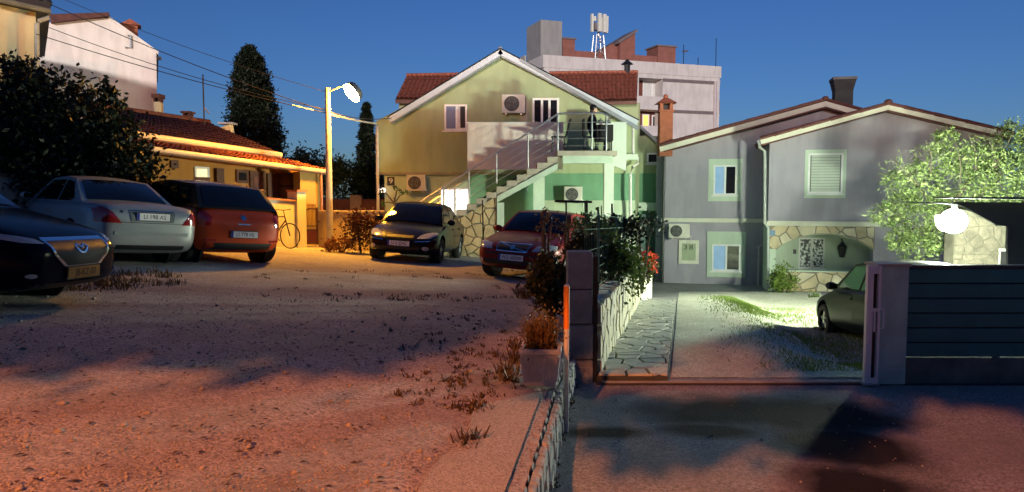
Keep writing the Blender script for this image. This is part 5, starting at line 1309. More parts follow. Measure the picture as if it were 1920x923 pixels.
# tree over the viewer, its crown throwing the shade across the lot
g0 = (-5.6, -1.2, lot_z(-5.6, -1.2))
limb_tree('shade_tree', 'spreading tree with its crown above the near edge of the lot', 'tree', g0,
    [([g0, (-5.4, -.8, 2.6), (-4.9, 0, 4.2)], .2, .13), ([(-5.0, -.1, 4.0), (-3.6, .8, 4.4), (-2.2, 1.3, 4.2)], .09, .03), ([(-2.4, 1.3, 4.2), (-.6, 1.6, 4.1), (1.8, 1.65, 3.5)], .05, .015), ([(-5.0, 0, 4.1), (-6.0, 1, 4.8), (-6.8, 1.6, 5.2)], .08, .02)],
    [((-4.6, .9, 4.05), (1.0, .95, .80), 5200), ((-3.4, 1.0, 4.0), (.8, .9, .75), 4200), ((-2.5, 1.1, 3.9), (.65, .75, .62), 2600), ((-5.7, 1.0, 4.7), (1.2, 1.0, 1.3), 6500), ((-7.0, 1.2, 4.9), (1.2, 1.0, 1.2), 5200), ((-4.6, 1.3, 5.4), (.8, .7, .6), 2600),
     ((-3.3, .9, 5.6), (.95, .8, .8), 4200), ((-1.9, 1.0, 5.7), (.9, .8, .75), 3600), ((-.6, 1.1, 5.5), (.9, .8, .8), 3200), ((.7, 1.2, 5.2), (.8, .8, .8), 2600), ((-6.4, 1.0, 6.0), (1.3, .8, .7), 3600), ((-1.0, 1.6, 3.5), (.28, .4, .30), 700), ((-.6, 1.5, 4.35), (.55, .5, .4), 1700), ((.3, 1.6, 4.0), (.6, .5, .45), 1800),
     ((.75, 1.7, 3.38), (.5, .45, .44), 3000), ((1.5, 1.65, 3.36), (.6, .45, .45), 4600), ((2.3, 1.7, 3.36), (.65, .5, .45), 4600), ((2.9, 1.75, 3.5), (.5, .5, .45), 2600), ((-.48, 1.4, 2.60), (.30, .28, .17), 900), ((.2, 1.4, 2.68), (.36, .28, .18), 900), ((-.93, 1.4, 2.88), (.16, .2, .22), 110)], .21, shade_leaf, clump=.22)

# unseen terrace added behind the viewer to keep the sky glow off low things
th = thing('glow_blocker_house', 'long plain unseen house added behind the viewer to block the low glow', 'house', (0, -15, 0))
box('wall', stained('blocker_plaster', (.09, .08, .075)), th, -34, 34, -6, 0, -.5, 9.2)
MB().prism([(-34.4, 9.2), (34.4, 9.2), (34.4, 9.35), (-34.4, 9.35)], -6.4, .4).build('roof', roof_dark, th)
MB().hexa([(-34.4,-6.4,9.36),(34.4,-6.4,9.36),(34.4,.4,9.36),(-34.4,.4,9.36),(-33,-3.2,11),(33,-3.2,11),(33,-2.8,11),(-33,-2.8,11)]).build('roof_slope', tile_m, th)
for i in range(14):
    fw_ = box('window', white, th, -31+4.6*i, -29.8+4.6*i, .002, .06, 4.6, 6.0); box('pane', dark_glass, fw_, -30.9+4.6*i, -29.9+4.6*i, .061, .07, 4.7, 5.9)
# ================================================================== SHED, FLOODLIGHT, WIRES
sh = thing('stone_shed', 'rough stone shed under a dark sheet roof beside the floodlight', 'shed', (at(1786, 420, 18.9).x, 18.9, 0))
def s3(px, py, Y=18.9): v = at(px, py, Y); return (v.x-sh.location.x, v.z)
A, B = s3(1784, 560), s3(1887, 418)
rough = mat('rough_stone_wall', (.075, .07, .05), rough=.95, var=.45, scale=2.5, bump=.8, bscale=9)
MB().prism([(A[0], -2.6), (B[0], -2.6), s3(1886, 424), s3(1868, 424), s3(1850, 413), s3(1834, 404), s3(1815, 395), s3(1800, 392), (A[0], s3(1784, 392)[1])], 0, .4).build('wall', rough, sh)
rs = random.Random(55)
sw_ = box('stone_band', rough, sh, A[0]-.02, B[0]-.02, -.05, -.002, s3(1800, 475)[1]-.02, s3(1800, 475)[1]+.03)
for p in cells([(A[0]+.02, -.75), (B[0]-.12, -.75), (B[0]-.12, s3(1880, 430)[1]), s3(1838, 409), (A[0]+.02, s3(1790, 400)[1])], .30, .03, rs, 1.2):
    stone(p, lambda u, v, h: (u, -h*.7, v), .03, mat('shed_stone', (.085, .075, .055), rough=.95, var=.45, scale=5, bump=.7, bscale=14, world=True), sh, rs)
x0, z1 = s3(1871, 471); x1, z0 = s3(1885, 520)
fr_ = MB().box(x0, x0+.02, -.09, -.035, z0, z1).box(x1-.02, x1, -.09, -.035, z0, z1).box(x0, x1, -.09, -.035, z1-.001, z1+.07).build('door_frame', mat('frame_grey', (.22, .23, .21), rough=.7, var=.2), sh)
box('door_opening', black_plastic, sh, x0+.021, x1-.021, -.06, -.036, z0, z1-.002)
rf_m = mat('shed_roof_dark', (.045, .05, .055), rough=.75, var=.3, scale=1.5, bump=.2, bscale=8)
# dark lean-to in front: sheet roof whose ragged lower edge comes down to the right
lt = thing('lean_to', 'dark sheet covered lean-to with a ragged edge in front of the stone shed', 'shed', (at(1786, 420, 14).x, 14, 0))
def t3(px, py): v = at(px, py, 14); return (v.x-lt.location.x, v.z)
MB().prism([t3(1766, 372), t3(2150, 378), t3(2150, 371), t3(1766, 369)], -.35, .3).build('roof', rf_m, lt)
MB().prism([t3(1786, 379), t3(2150, 381), t3(2150, 640), t3(1890, 640), t3(1889, 425), t3(1868, 422), t3(1860, 416), t3(1850, 411), t3(1838, 405), t3(1824, 397), t3(1812, 390)], 0, .05).build('side_sheeting', rf_m, lt)
# floodlight on the shed corner
F = at(1788, 415, 16.7)
fl_ = thing('floodlight', 'glaring white floodlight fixed at the corner of the stone shed', 'floodlight', F)
MB().ball((0, 0, 0), .27, 10).build('lamp_glass', flood_g, fl_, smooth=True)
MB().lathe([(.04, .271), (.06, .28), (.05, .37), (.03, .39)], 12).build('lamp_cap', black_metal, fl_)
MB().tube([(0, 0, .37), (0, .4, .40), (0, 2.2, .40)], .02, 6).build('bracket', black_metal, fl_)
an_ = Vector((.14, .99, 0)).normalized(); un_ = Vector((-an_.y, an_.x, 0)); qn = an_*.33
bd = MB(); rim_ = [(.255*math.cos(a), .255*math.sin(a)) for a in [math.pi+math.pi*k/10 for k in range(11)]] + [(.255, .12), (-.255, .12)]
nb = len(rim_); bd.add([qn + un_*x + Vector((0, 0, z)) for x, z in rim_] + [qn + an_*.015 + un_*x + Vector((0, 0, z)) for x, z in rim_], [tuple(range(nb)), tuple(range(2*nb-1, nb-1, -1))] + [(k, (k+1) % nb, (k+1) % nb+nb, k+nb) for k in range(nb)])
bd.build('flood_blocker', black_metal, fl_)  # plate added behind the glass to keep part of the flood off the house
# overhead lines
pole = Vector((pb.x, 20.4, 0))
wire_m = mat('wire_black', (.02, .02, .022), rough=.6, var=0); wire_w = mat('wire_grey', (.5, .48, .44), rough=.5, var=.05)
def sag(a, b, d, n=14): return [Vector(a).lerp(Vector(b), i/n) - Vector((0, 0, d*4*(i/n)*(1-i/n))) for i in range(n+1)]
def wire(label, a, b, d, r, m):
    a = Vector(a); t = thing('power_line', label, 'cable', a); MB().tube([p-a for p in sag(a, b, d)], r, 5).build('cable', m, t)
wire('lowest black cable sagging across the pale gable wall towards the lamp pole', at(68, 64, 19), at(616, 213, 20.4), .10, .011, wire_m)
wire('middle black cable crossing the pale gable wall', at(82, 48, 19), at(616, 206, 20.4), .18, .009, wire_m)
wire('black cable from the top left eaves passing over the gable chimney', at(98, 10, 19), at(616, 210, 20.4), .12, .011, wire_m)
wire('thin top cable running from the top left corner to the pole head', at(122, 0, 19), at(614, 173, 20.4), .12, .007, wire_m)
wire('pale thick cable leading from the lamp pole to the lime house', at(618, 214, 20.4), at(706, 232, 23.6), .03, .03, wire_w)
wire('black cable from the lamp pole to the gable of the lime house', at(618, 210, 20.4), at(741, 220, 23.9), .12, .012, wire_m)
a = at(548, 197, 20.0); wire('short pale cable clamp left of the lamp pole', a, at(588, 207, 20.3), 0, .013, wire_w)
# weatherboard on right of pole: small loop
# ================================================================== CARS
tyre_m = mat('tyre', (.012, .012, .012), rough=.9, var=.2, scale=12); rim_m = mat('rim_alloy', (.35, .36, .37), rough=.3, var=.05, metal=.8)
head_m = mat('headlamp_lens', (.45, .47, .48), rough=.08, var=.1, scale=20, spec=1); tail_m = mat('tail_lens', (.32, .012, .012), rough=.12, var=.15, scale=10, spec=.9)
car_glass = glassmat('car_glass', (.004, .005, .008), .03, .8)
plate_m = mat('plate_white', (.80, .80, .78), rough=.4, var=.04); plate_y = mat('plate_yellow', (.50, .22, .03), rough=.4, var=.05); eu = mat('eu_blue', (.02, .05, .30), rough=.4, var=0); letter = mat('plate_black', (.01, .01, .01), rough=.5, var=0)
def lerp_t(tab, t):
    for (a, b), (d, e) in zip(tab, tab[1:]):
        if a <= t <= d: return b+(e-b)*(t-a)/(d-a+1e-9)
    return tab[-1][1]
def car(name, label, loc, heading, paint, p, pitch=0):
    L, Wd_, H = p['L'], p['W'], p['H']; top = p['top']; hwid = Wd_/2
    root = thing(name, label, 'car', loc, R(heading)); root.rotation_euler = (0, pitch, R(heading))
    if p.get('lot', True):   # stand on the sloping lot
        q_ = Vector((0, 0, 1)).rotation_difference(Vector((.075, .03, 1)).normalized())
        root.rotation_euler = (q_.to_matrix() @ Matrix.Rotation(R(heading), 3, 'Z')).to_euler()
    # --- lower body
    ts = [0, .015, .04, .08, .13, .19, .26, .33, .40, .48, .56, .64, .72, .79, .85, .90, .94, .97, .988, 1]
    bm = bmesh.new(); rings = []
    for t in ts:
        x = L/2-L*t; fr = max(0, 1-t/.13); re = max(0, 1-(1-t)/.11)
        w = hwid*(1-.30*fr**2-.20*re**2.2)*(1-.012*math.cos(t*6.28)); zb = .19+.10*fr**2+.13*re**2; zt = lerp_t(top, t); h = zt-zb; cr = .035*(1-fr)*(1-re)
        half = [(0, zb), (.80*w, zb), (.95*w, zb+.06), (.995*w, zb+.30*h), (w, zb+.58*h), (.985*w, zb+.80*h), (.945*w, zb+.94*h), (.86*w, zt), (.45*w, zt+cr), (0, zt+cr*1.25)]
        ring = half + [(-y, z) for y, z in half[-2:0:-1]]
        rings.append([bm.verts.new((x, y, z)) for y, z in ring])
    n = len(rings[0])
    for a, b in zip(rings, rings[1:]):
        for i in range(n): bm.faces.new((a[i], a[(i+1) % n], b[(i+1) % n], b[i]))
    for rg, s in ((rings[0], 1), (rings[-1], -1)):
        zc = sum(v.co.z for v in rg)/n; cv = bm.verts.new((rg[0].co.x+s*.02, 0, zc))
        for i in range(n): bm.faces.new((rg[(i+1) % n], rg[i], cv) if s > 0 else (rg[i], rg[(i+1) % n], cv))
    bmesh.ops.recalc_face_normals(bm, faces=bm.faces)
    me = bpy.data.meshes.new('body'); bm.to_mesh(me); bm.free()
    body = bpy.data.objects.new('body', me); COL.objects.link(body)
    m = body.modifiers.new('s', 'SUBSURF'); m.levels = m.render_levels = 1
    rw = p.get('wheel', .31); xf, xr = L/2-p['front'], -L/2+p['rear']
    cut = MB()
    for x in (xf, xr):
        for s in (1, -1): cut.tube([(x, s*(hwid-.24), rw+.01), (x, s*(hwid+.3), rw+.01)], rw+.065, 28)
    co = cut.build('cut', tyre_m); bb = body.modifiers.new('b', 'BOOLEAN'); bb.object = co; bb.operation = 'DIFFERENCE'; bb.solver = 'EXACT'
    dg = bpy.context.evaluated_depsgraph_get(); me2 = bpy.data.meshes.new_from_object(body.evaluated_get(dg)); body.modifiers.clear(); body.data = me2
    bpy.data.objects.remove(co)
    me2.materials.clear(); me2.materials.append(paint); me2.polygons.foreach_set('use_smooth', [True]*len(me2.polygons)); me2.set_sharp_from_angle(angle=R(38))
    body.parent = root
    bmt = bmesh.new(); bmt.from_mesh(me2); bvh = BVHTree.FromBMesh(bmt); bmt.free()
    # --- cabin: ribs along the roof line
    cb = p['cabin']   # [(x fraction, z)...] windscreen base, top, roof mid, rear top, rear base
    pts = [(L/2-L*t, z) for t, z in cb]; zbase = min(pts[0][1], pts[-1][1])-.06
    wb, wr = hwid*.90, hwid*p.get('roofw', .66)
    def hw_at(z): k = max(0, min(1, (z-.86)/(H-.86))); return wb+(wr-wb)*k**1.15
    path = []
    for i in range(len(pts)-1):
        m_ = 5 if i in (0, len(pts)-2) else 3
        for q in range(m_): path.append((pts[i][0]+(pts[i+1][0]-pts[i][0])*q/m_, pts[i][1]+(pts[i+1][1]-pts[i][1])*q/m_, i+q/m_))
    path.append((*pts[-1], len(pts)-1))
    def surf(u, v, off=0):
        """u along roof line 0..len-1, v -1..1 across"""
        u = max(0, min(len(pts)-1, u)); i = min(int(u), len(pts)-2); q = u-i
        x = pts[i][0]+(pts[i+1][0]-pts[i][0])*q; z = pts[i][1]+(pts[i+1][1]-pts[i][1])*q; w = hw_at(z)
        dx, dz = pts[i+1][0]-pts[i][0], pts[i+1][1]-pts[i][1]; d = math.hypot(dx, dz); nx, nz = dz/d, -dx/d
        if nz < 0: nx, nz = -nx, -nz
        f = .09 if i == 0 else .06 if i == len(pts)-2 else .035
        f *= math.sin(math.pi*min(1, max(0, q)))**.5 if i in (0, len(pts)-2) else 1
        bl = f*(1-v*v)+off
        return Vector((x+nx*bl, v*w, z+nz*bl))
    mb = MB(); NV = 8
    for (x, z, u) in path: mb.v += [tuple(surf(u, -1+2*k/NV)) for k in range(NV+1)]
    for a in range(len(path)-1):
        for k in range(NV): mb.f.append((a*(NV+1)+k, (a+1)*(NV+1)+k, (a+1)*(NV+1)+k+1, a*(NV+1)+k+1))
    for s in (0, NV):    # sides down to the belt
        k0 = len(mb.v)
        for a in range(len(path)):
            v = mb.v[a*(NV+1)+s]; mb.v.append((v[0], math.copysign(wb+.015, v[1]), zbase))
        for a in range(len(path)-1):
            q = (a*(NV+1)+s, (a+1)*(NV+1)+s, k0+a+1, k0+a); mb.f.append(q if s == NV else q[::-1])
    cabin = mb.build('cabin', p.get('roof_paint', paint), root, smooth=True)
    def patch(name, mt, u0, u1, v0, v1, off=.007, nu=8, nv=8, taper=0):
        g_ = MB()
        for a in range(nu+1):
            for k in range(nv+1):
                u = u0+(u1-u0)*a/nu; g_.v.append(tuple(surf(u, v0+(v1-v0)*k/nv, off)))
        for a in range(nu):
            for k in range(nv): g_.f.append((a*(nv+1)+k, (a+1)*(nv+1)+k, (a+1)*(nv+1)+k+1, a*(nv+1)+k+1))
        return g_.build(name, mt, root, smooth=True)
    nS = len(pts)-1
    patch('windscreen', car_glass, .06, .93, -.90, .90); patch('rear_window', car_glass, nS-.93, nS-.07, -.88, .88)
    def side_pt(x, z, s): 
        w = hw_at(z) if z > zbase+.02 else wb
        zt = max((q[1] for q in pts), default=H); 
        # straight side plane between belt and roof line at this x
        for (xa_, za_, _), (xb_, zb_, _) in zip(path, path[1:]):
            if min(xa_, xb_) <= x <= max(xa_, xb_):
                zz = za_+(zb_-za_)*(x-xa_)/(xb_-xa_+1e-9); break
        else: zz = zbase+.01
        wt = hw_at(zz); k = (z-zbase)/max(.02, zz-zbase); return (x, s*((wb+.015)+(wt-wb-.015)*k+.008), z)
    for s in (1, -1):
        for poly in p['side']:
            q = []
            P_ = [(L/2-L*t, z) for t, z in poly]
            for i in range(len(P_)):
                A, B = P_[i], P_[(i+1) % len(P_)]
                for k in range(3): q.append((A[0]+(B[0]-A[0])*k/3, A[1]+(B[1]-A[1])*k/3))
            cx, cz = sum(a for a, _ in q)/len(q), sum(b for _, b in q)/len(q)
            vs = [side_pt(a, b, s) for a, b in q]+[side_pt(cx, cz, s)]; nn = len(q)
            f = [(i, (i+1) % nn, nn) for i in range(nn)]
            MB().add(vs, f if s < 0 else [t_[::-1] for t_ in f]).build('side_window', car_glass, root, smooth=True)
    # --- decals laid on the body skin
    def decal(name, mt, poly, axis, off=.011, parent=None, depth=.03):
        """axis 'f','r' -> poly in (y, z); 'l','x' (left, right) -> (x, z)"""
        b_ = bmesh.new()
        dirs = {'f': Vector((-1, 0, 0)), 'r': Vector((1, 0, 0)), 'l': Vector((0, -1, 0)), 'x': Vector((0, 1, 0)), 't': Vector((0, 0, -1))}; d = dirs[axis]
        def P3(a, b): return {'f': Vector((L, a, b)), 'r': Vector((-L, a, b)), 'l': Vector((a, L, b)), 'x': Vector((a, -L, b)), 't': Vector((a, b, 3))}[axis]
        vs = [b_.verts.new(P3(a, b)) for a, b in poly]; b_.faces.new(vs)
        bmesh.ops.triangulate(b_, faces=b_.faces[:]); bmesh.ops.subdivide_edges(b_, edges=b_.edges[:], cuts=6, use_grid_fill=True)
        last = None
        for v in b_.verts:
            hit = bvh.ray_cast(v.co, d)
            if hit[0] is None or (axis in 'fr' and (hit[0]-v.co).length > L*.5+.62):
                h2 = bvh.find_nearest(v.co + d*(L*.5+.12 if axis in 'fr' else L-hwid)); hp_ = h2[0]
            else: hp_ = hit[0]
            v.co = hp_ - d*off
        ed = [e for e in b_.edges if e.is_boundary]; r_ = bmesh.ops.extrude_edge_only(b_, edges=ed)
        for v in [g_ for g_ in r_['geom'] if isinstance(g_, bmesh.types.BMVert)]: v.co += d*depth
        bmesh.ops.recalc_face_normals(b_, faces=b_.faces[:])
        me_ = bpy.data.meshes.new(name); b_.to_mesh(me_); b_.free(); me_.polygons.foreach_set('use_smooth', [True]*len(me_.polygons)); me_.set_sharp_from_angle(angle=R(35))
        o = bpy.data.objects.new(name, me_); COL.objects.link(o); me_.materials.append(mt); o.parent = parent or root; return o
    def mir(poly): return [(-a, b) for a, b in poly]
    for nm, mt, poly, ax, both in p['decals']:
        decal(nm, mt, poly, ax)
        if both: decal(nm, mt, mir(poly) if ax in 'fr' else poly, ax if ax in 'frt' else {'l': 'x', 'x': 'l'}[ax])
    # door shut lines and handles
    for s, ax in ((1, 'l'), (-1, 'x')):
        for t in p.get('doors', ()):
            x = L/2-L*t; decal('door_gap', black_plastic, [(x-.006, .32), (x+.006, .32), (x+.006, .93), (x-.006, .93)], ax, .002, depth=.01)
        for t in p.get('handles', ()):
            x = L/2-L*t; decal('door_handle', p.get('handle_m', paint), [(x-.09, .80), (x+.09, .80), (x+.09, .835), (x-.09, .835)], ax, .022)
        x = L/2-L*p['mirror']; y = s*(wb+.10)
        MB().ball((x-.02, y+s*.04, .985), .10, 7, (.75, 1.05, .72)).build('mirror', p.get('mirror_m', paint), root, smooth=True)
        box('mirror_glass', car_glass, root, x-.105, x-.098, y-.04, y+s*.04+.06, .945, 1.03)
    # wheels
    for x in (xf, xr):
        for s in (1, -1):
            w = MB(); y0, y1 = s*(hwid-.215), s*(hwid-.015)
            prof = [(rw*.62, 0), (rw*.94, .0), (rw, .03), (rw, .17), (rw*.94, .2), (rw*.62, .2)]; vs = []; fs = []; N_ = 28
            for r_, yy_ in prof:
                for k in range(N_): a = 2*math.pi*k/N_; vs.append((x+r_*math.cos(a), y0+(y1-y0)*yy_/.2, rw+r_*math.sin(a)))
            for i in range(5):
                for k in range(N_): fs.append((i*N_+k, i*N_+(k+1) % N_, (i+1)*N_+(k+1) % N_, (i+1)*N_+k))
            wheel = MB().add(vs, fs).build('wheel', tyre_m, root, smooth=True)
            rm_ = MB(); yo_ = s*(hwid-.04)
            rm_.tube([(x, s*(hwid-.20), rw), (x, yo_-s*.045, rw)], rw*.62, 24); rm_.tube([(x, yo_-s*.05, rw), (x, yo_+s*.01, rw)], .06, 10)
            for k in range(5):
                a = 2*math.pi*k/5+.3; rm_.tube([(x+.05*math.cos(a), yo_-s*.005, rw+.05*math.sin(a)), (x+rw*.6*math.cos(a), yo_-s*.02, rw+rw*.6*math.sin(a))], [.035, .028], 6)
            rm_.build('rim', rim_m, wheel, smooth=True)
    for s in (1, -1):
        for x in (xf, xr): MB().tube([(x, s*(hwid-.26), rw+.01), (x, s*(hwid-.225), rw+.01)], rw+.07, 20).build('wheel_well', black_plastic, root)
    # plates
    for (end, z, off, txt, mt, w_, blue) in p.get('plates', ()):
        s = 1 if end == 'f' else -1
        hit = bvh.ray_cast(Vector((s*L, 0, z)), Vector((-s, 0, 0))); x = hit[0].x+s*off
        e = bpy.data.objects.new('plate_holder', None); 
        pl = MB().box(-.01, .0, -w_/2-.012, w_/2+.012, -.068, .068).build('plate_frame', black_plastic, root); pl.location = (x, 0, z); pl.rotation_euler = (0, 0, 0 if s > 0 else math.pi)
        box('number_plate', mt, pl, .0005, .006, -w_/2, w_/2, -.056, .056)
        if blue: box('plate_band', eu, pl, .0062, .0075, -w_/2, -w_/2+.045, -.056, .056)
        text(txt, .098, letter, pl, (.0062, .02, -.003), (R(90), 0, R(90)), depth=.001, sx=.93)
    return root, decal, body
def circ(cx, cz, r, n=14, sx=1): return [(cx+r*sx*math.cos(2*math.pi*k/n), cz+r*math.sin(2*math.pi*k/n)) for k in range(n)]
def paint(name, col, metal=.0, rough=.32, coat=.35, spec=.35): return mat(name, col, rough=rough+.05, var=.04, scale=3, metal=metal, coat=coat, spec=spec)
SIDE4 = [[(.315, .955), (.41, 1.335), (.52, 1.37), (.52, .965)], [(.54, .965), (.54, 1.37), (.66, 1.345), (.745, 1.06), (.72, .985)]]
def gz_lot(x, y): return (x, y, lot_z(x, y)+.0)

# --- dark red estate-nosed saloon, front view
vp_ = paint('paint_dark_red', (.20, .010, .006), .1, .3, .15, .2)
volvo = dict(L=4.6, W=1.80, H=1.43, front=.92, rear=1.0, wheel=.31,
    top=[(0, .62), (.03, .70), (.08, .76), (.26, .93), (.32, .96), (.75, .99), (.85, 1.00), (.95, .97), (1, .80)],
    cabin=[(.27, .93), (.40, 1.38), (.52, 1.43), (.68, 1.39), (.83, .99)],
    side=SIDE4, mirror=.335, doors=(.30, .53, .73), handles=(.49, .70),
    decals=[('headlight', head_m, [(.42, .60), (.47, .705), (.70, .745), (.80, .735), (.82, .66), (.74, .61)], 'f', True),
            ('grille', black_plastic, [(-.31, .575), (.31, .575), (.35, .73), (-.35, .73)], 'f', False),
            ('bumper_intake', black_plastic, [(-.55, .30), (.55, .30), (.60, .40), (-.60, .40)], 'f', False),
            ('bumper_strip', black_plastic, [(-.80, .495), (.80, .495), (.80, .53), (-.80, .53)], 'f', False),
            ('fog_light', head_m, circ(.66, .36, .05), 'f', True), ('tail_light', tail_m, [(.55, .70), (.80, .70), (.80, .96), (.66, .96)], 'r', True)],
    plates=[('f', .45, .02, 'WZ 600BR', plate_m, .52, True)])
a = at(955, 470, 15.0)
hdv = -111; c_h, s_h = math.cos(R(hdv)), math.sin(R(hdv))
fx, fy = a.x, 14.6; cx, cy = fx-c_h*2.3, fy-s_h*2.3
rt, dec, bd = car('parked_car', 'dark red saloon with chrome barred grille parked behind the shrubs', gz_lot(cx, cy), hdv, vp_, volvo)
for pl in ([(-.37, .56), (-.35, .75), (.35, .75), (.37, .56)],):
    pass
def strip(dec, pts, w, mt, ax, nm='chrome_trim', off=.014):
    for (a0, b0), (a1, b1) in zip(pts, pts[1:]):
        d = math.hypot(a1-a0, b1-b0); nx, nz = -(b1-b0)/d*w/2, (a1-a0)/d*w/2
        dec(nm, mt, [(a0-nx, b0-nz), (a1-nx, b1-nz), (a1+nx, b1+nz), (a0+nx, b0+nz)], ax, off)
strip(dec, [(-.31, .575), (-.35, .73), (.35, .73), (.31, .575), (-.31, .575)], .014, chrome, 'f')
strip(dec, [(-.30, .725), (.30, .585)], .015, chrome, 'f', off=.018)
dec('badge', chrome, circ(0, .655, .045), 'f', .024)
# --- black saloon, front view
bp_ = paint('paint_black', (.005, .005, .006), 0, .16, .08, .2)
blk = dict(L=4.45, W=1.74, H=1.43, front=.86, rear=.95, wheel=.305,
    top=[(0, .52), (.03, .62), (.08, .70), (.25, .90), (.31, .94), (.75, .97), (.86, .98), (.95, .95), (1, .78)],
    cabin=[(.255, .89), (.40, 1.38), (.52, 1.43), (.67, 1.38), (.84, .97)],
    side=SIDE4, mirror=.33, doors=(.29, .53, .73), handles=(.49, .70), mirror_m=bp_,
    decals=[('headlight', head_m, [(.40, .575), (.46, .665), (.66, .735), (.79, .745), (.80, .68), (.70, .60)], 'f', True),
            ('grille', black_plastic, [(-.30, .585), (.30, .585), (.32, .645), (-.32, .645)], 'f', False),
            ('bumper_intake', black_plastic, [(-.62, .25), (.62, .25), (.62, .37), (-.62, .37)], 'f', False), ('fog_light', head_m, circ(.62, .36, .05, sx=1.4), 'f', True), ('chrome_strip', chrome, [(.38, .505), (.70, .53), (.70, .55), (.38, .525)], 'f', True),
            ('tail_light', tail_m, [(.55, .70), (.78, .70), (.78, .94), (.64, .94)], 'r', True)],
    plates=[('f', .45, .02, 'LI 6 ZMG', plate_m, .52, True)])
hdb = -96; c_h, s_h = math.cos(R(hdb)), math.sin(R(hdb)); fx, fy = at(746, 466, 17.3).x, 17.2
cx, cy = fx-c_h*2.2, fy-s_h*2.2
car('parked_car', 'black saloon with white front plate parked before the lime house', gz_lot(cx, cy), hdb, bp_, blk)
# --- silver coupe, rear view
sp_ = paint('paint_silver', (.36, .385, .38), .4, .35)
merc = dict(L=4.58, W=1.72, H=1.38, front=.84, rear=1.02, wheel=.315,
    top=[(0, .50), (.03, .62), (.08, .70), (.27, .90), (.33, .93), (.70, .97), (.80, .99), (.93, .985), (.975, .96), (1, .86)],
    cabin=[(.27, .89), (.42, 1.33), (.54, 1.38), (.64, 1.35), (.80, .98)],
    side=[[(.335, .95), (.43, 1.29), (.56, 1.325), (.56, .965)], [(.575, .965), (.575, 1.32), (.645, 1.295), (.715, 1.03), (.69, .98)]], mirror=.34, doors=(.31, .575), handles=(.53,), mirror_m=sp_,
    decals=[('tail_light', tail_m, [(.80, .70), (.47, .70), (.60, .86), (.70, .945), (.80, .945)], 'r', True),
            ('plate_recess', mat('recess_grey', (.13, .15, .15), rough=.5, var=.1), [(-.33, .735), (.33, .735), (.36, .895), (-.36, .895)], 'r', False),
            ('chrome_strip', chrome, [(-.35, .897), (.35, .897), (.35, .913), (-.35, .913)], 'r', False),
            ('boot_gap', black_plastic, [(-.55, .712), (.55, .712), (.55, .72), (-.55, .72)], 'r', False), ('bumper_strip', mat('bumper_grey', (.30, .33, .31), rough=.4, var=.1), [(-.80, .52), (.80, .52), (.80, .57), (-.80, .57)], 'r', False),
            ('rear_valance', black_plastic, [(-.72, .28), (.72, .28), (.72, .36), (-.72, .36)], 'r', False), ('headlight', head_m, [(.45, .55), (.75, .60), (.72, .70), (.5, .66)], 'f', True), ('lock', black_plastic, circ(.47, .88, .018, 10), 'r', False)],
    plates=[('r', .815, .02, 'LI 198 AS', plate_m, .52, True)])
hdm = 139; c_h, s_h = math.cos(R(hdm)), math.sin(R(hdm)); P = at(280, 423, 11.9); cx, cy = P.x+c_h*2.3, P.y+s_h*2.3
pz_ = P.z-.80
car('parked_car', 'silver coupe seen from behind with wedge shaped red tail lights', (cx, cy, lot_z(cx, cy)), hdm, sp_, merc, 0)
# --- orange red hatchback with black roof, rear view
op_ = paint('paint_orange_red', (.55, .060, .010), .1); rfb = paint('paint_roof_black', (.01, .01, .011), 0)
mini = dict(L=3.95, W=1.76, H=1.47, front=.80, rear=.62, wheel=.32, roofw=.72,
    top=[(0, .56), (.03, .66), (.08, .74), (.25, .93), (.31, .97), (.75, 1.00), (.90, 1.01), (.96, .98), (1, .82)],
    cabin=[(.235, .93), (.38, 1.41), (.56, 1.47), (.84, 1.42), (.95, 1.00)], roof_paint=rfb,
    side=[[(.29, .985), (.385, 1.37), (.54, 1.41), (.54, .995)], [(.56, .995), (.56, 1.41), (.80, 1.37), (.86, 1.08), (.80, 1.01)]], mirror=.31, doors=(.28, .55, .80), handles=(.51, .75), handle_m=chrome, mirror_m=rfb,
    decals=[('tail_light', tail_m, [(.63, .70), (.80, .70), (.80, .96), (.68, .96), (.60, .86)], 'r', True), ('badge', chrome, circ(0, .86, .05), 'r', False), ('boot_handle', chrome, [(-.12, .735), (.12, .735), (.12, .755), (-.12, .755)], 'r', False),
            ('rear_valance', black_plastic, [(-.70, .27), (.70, .27), (.70, .40), (-.70, .40)], 'r', False), ('reflector', tail_m, [(.52, .42), (.72, .43), (.72, .47), (.52, .46)], 'r', True), ('fuel_flap', chrome, circ(-.62, .86, .06, 12), 'x', False),
            ('headlight', head_m, [(.45, .60), (.72, .62), (.75, .76), (.5, .72)], 'f', True)],
    plates=[('r', .56, .02, 'LI 778 HL', plate_m, .52, True)])
hdo = 138; c_h, s_h = math.cos(R(hdo)), math.sin(R(hdo)); P = at(452, 445, 13.6); cx, cy = P.x+c_h*1.97, P.y+s_h*1.97
car('parked_car', 'orange red hatchback with black roof seen from behind', gz_lot(cx, cy), hdo, op_, mini)
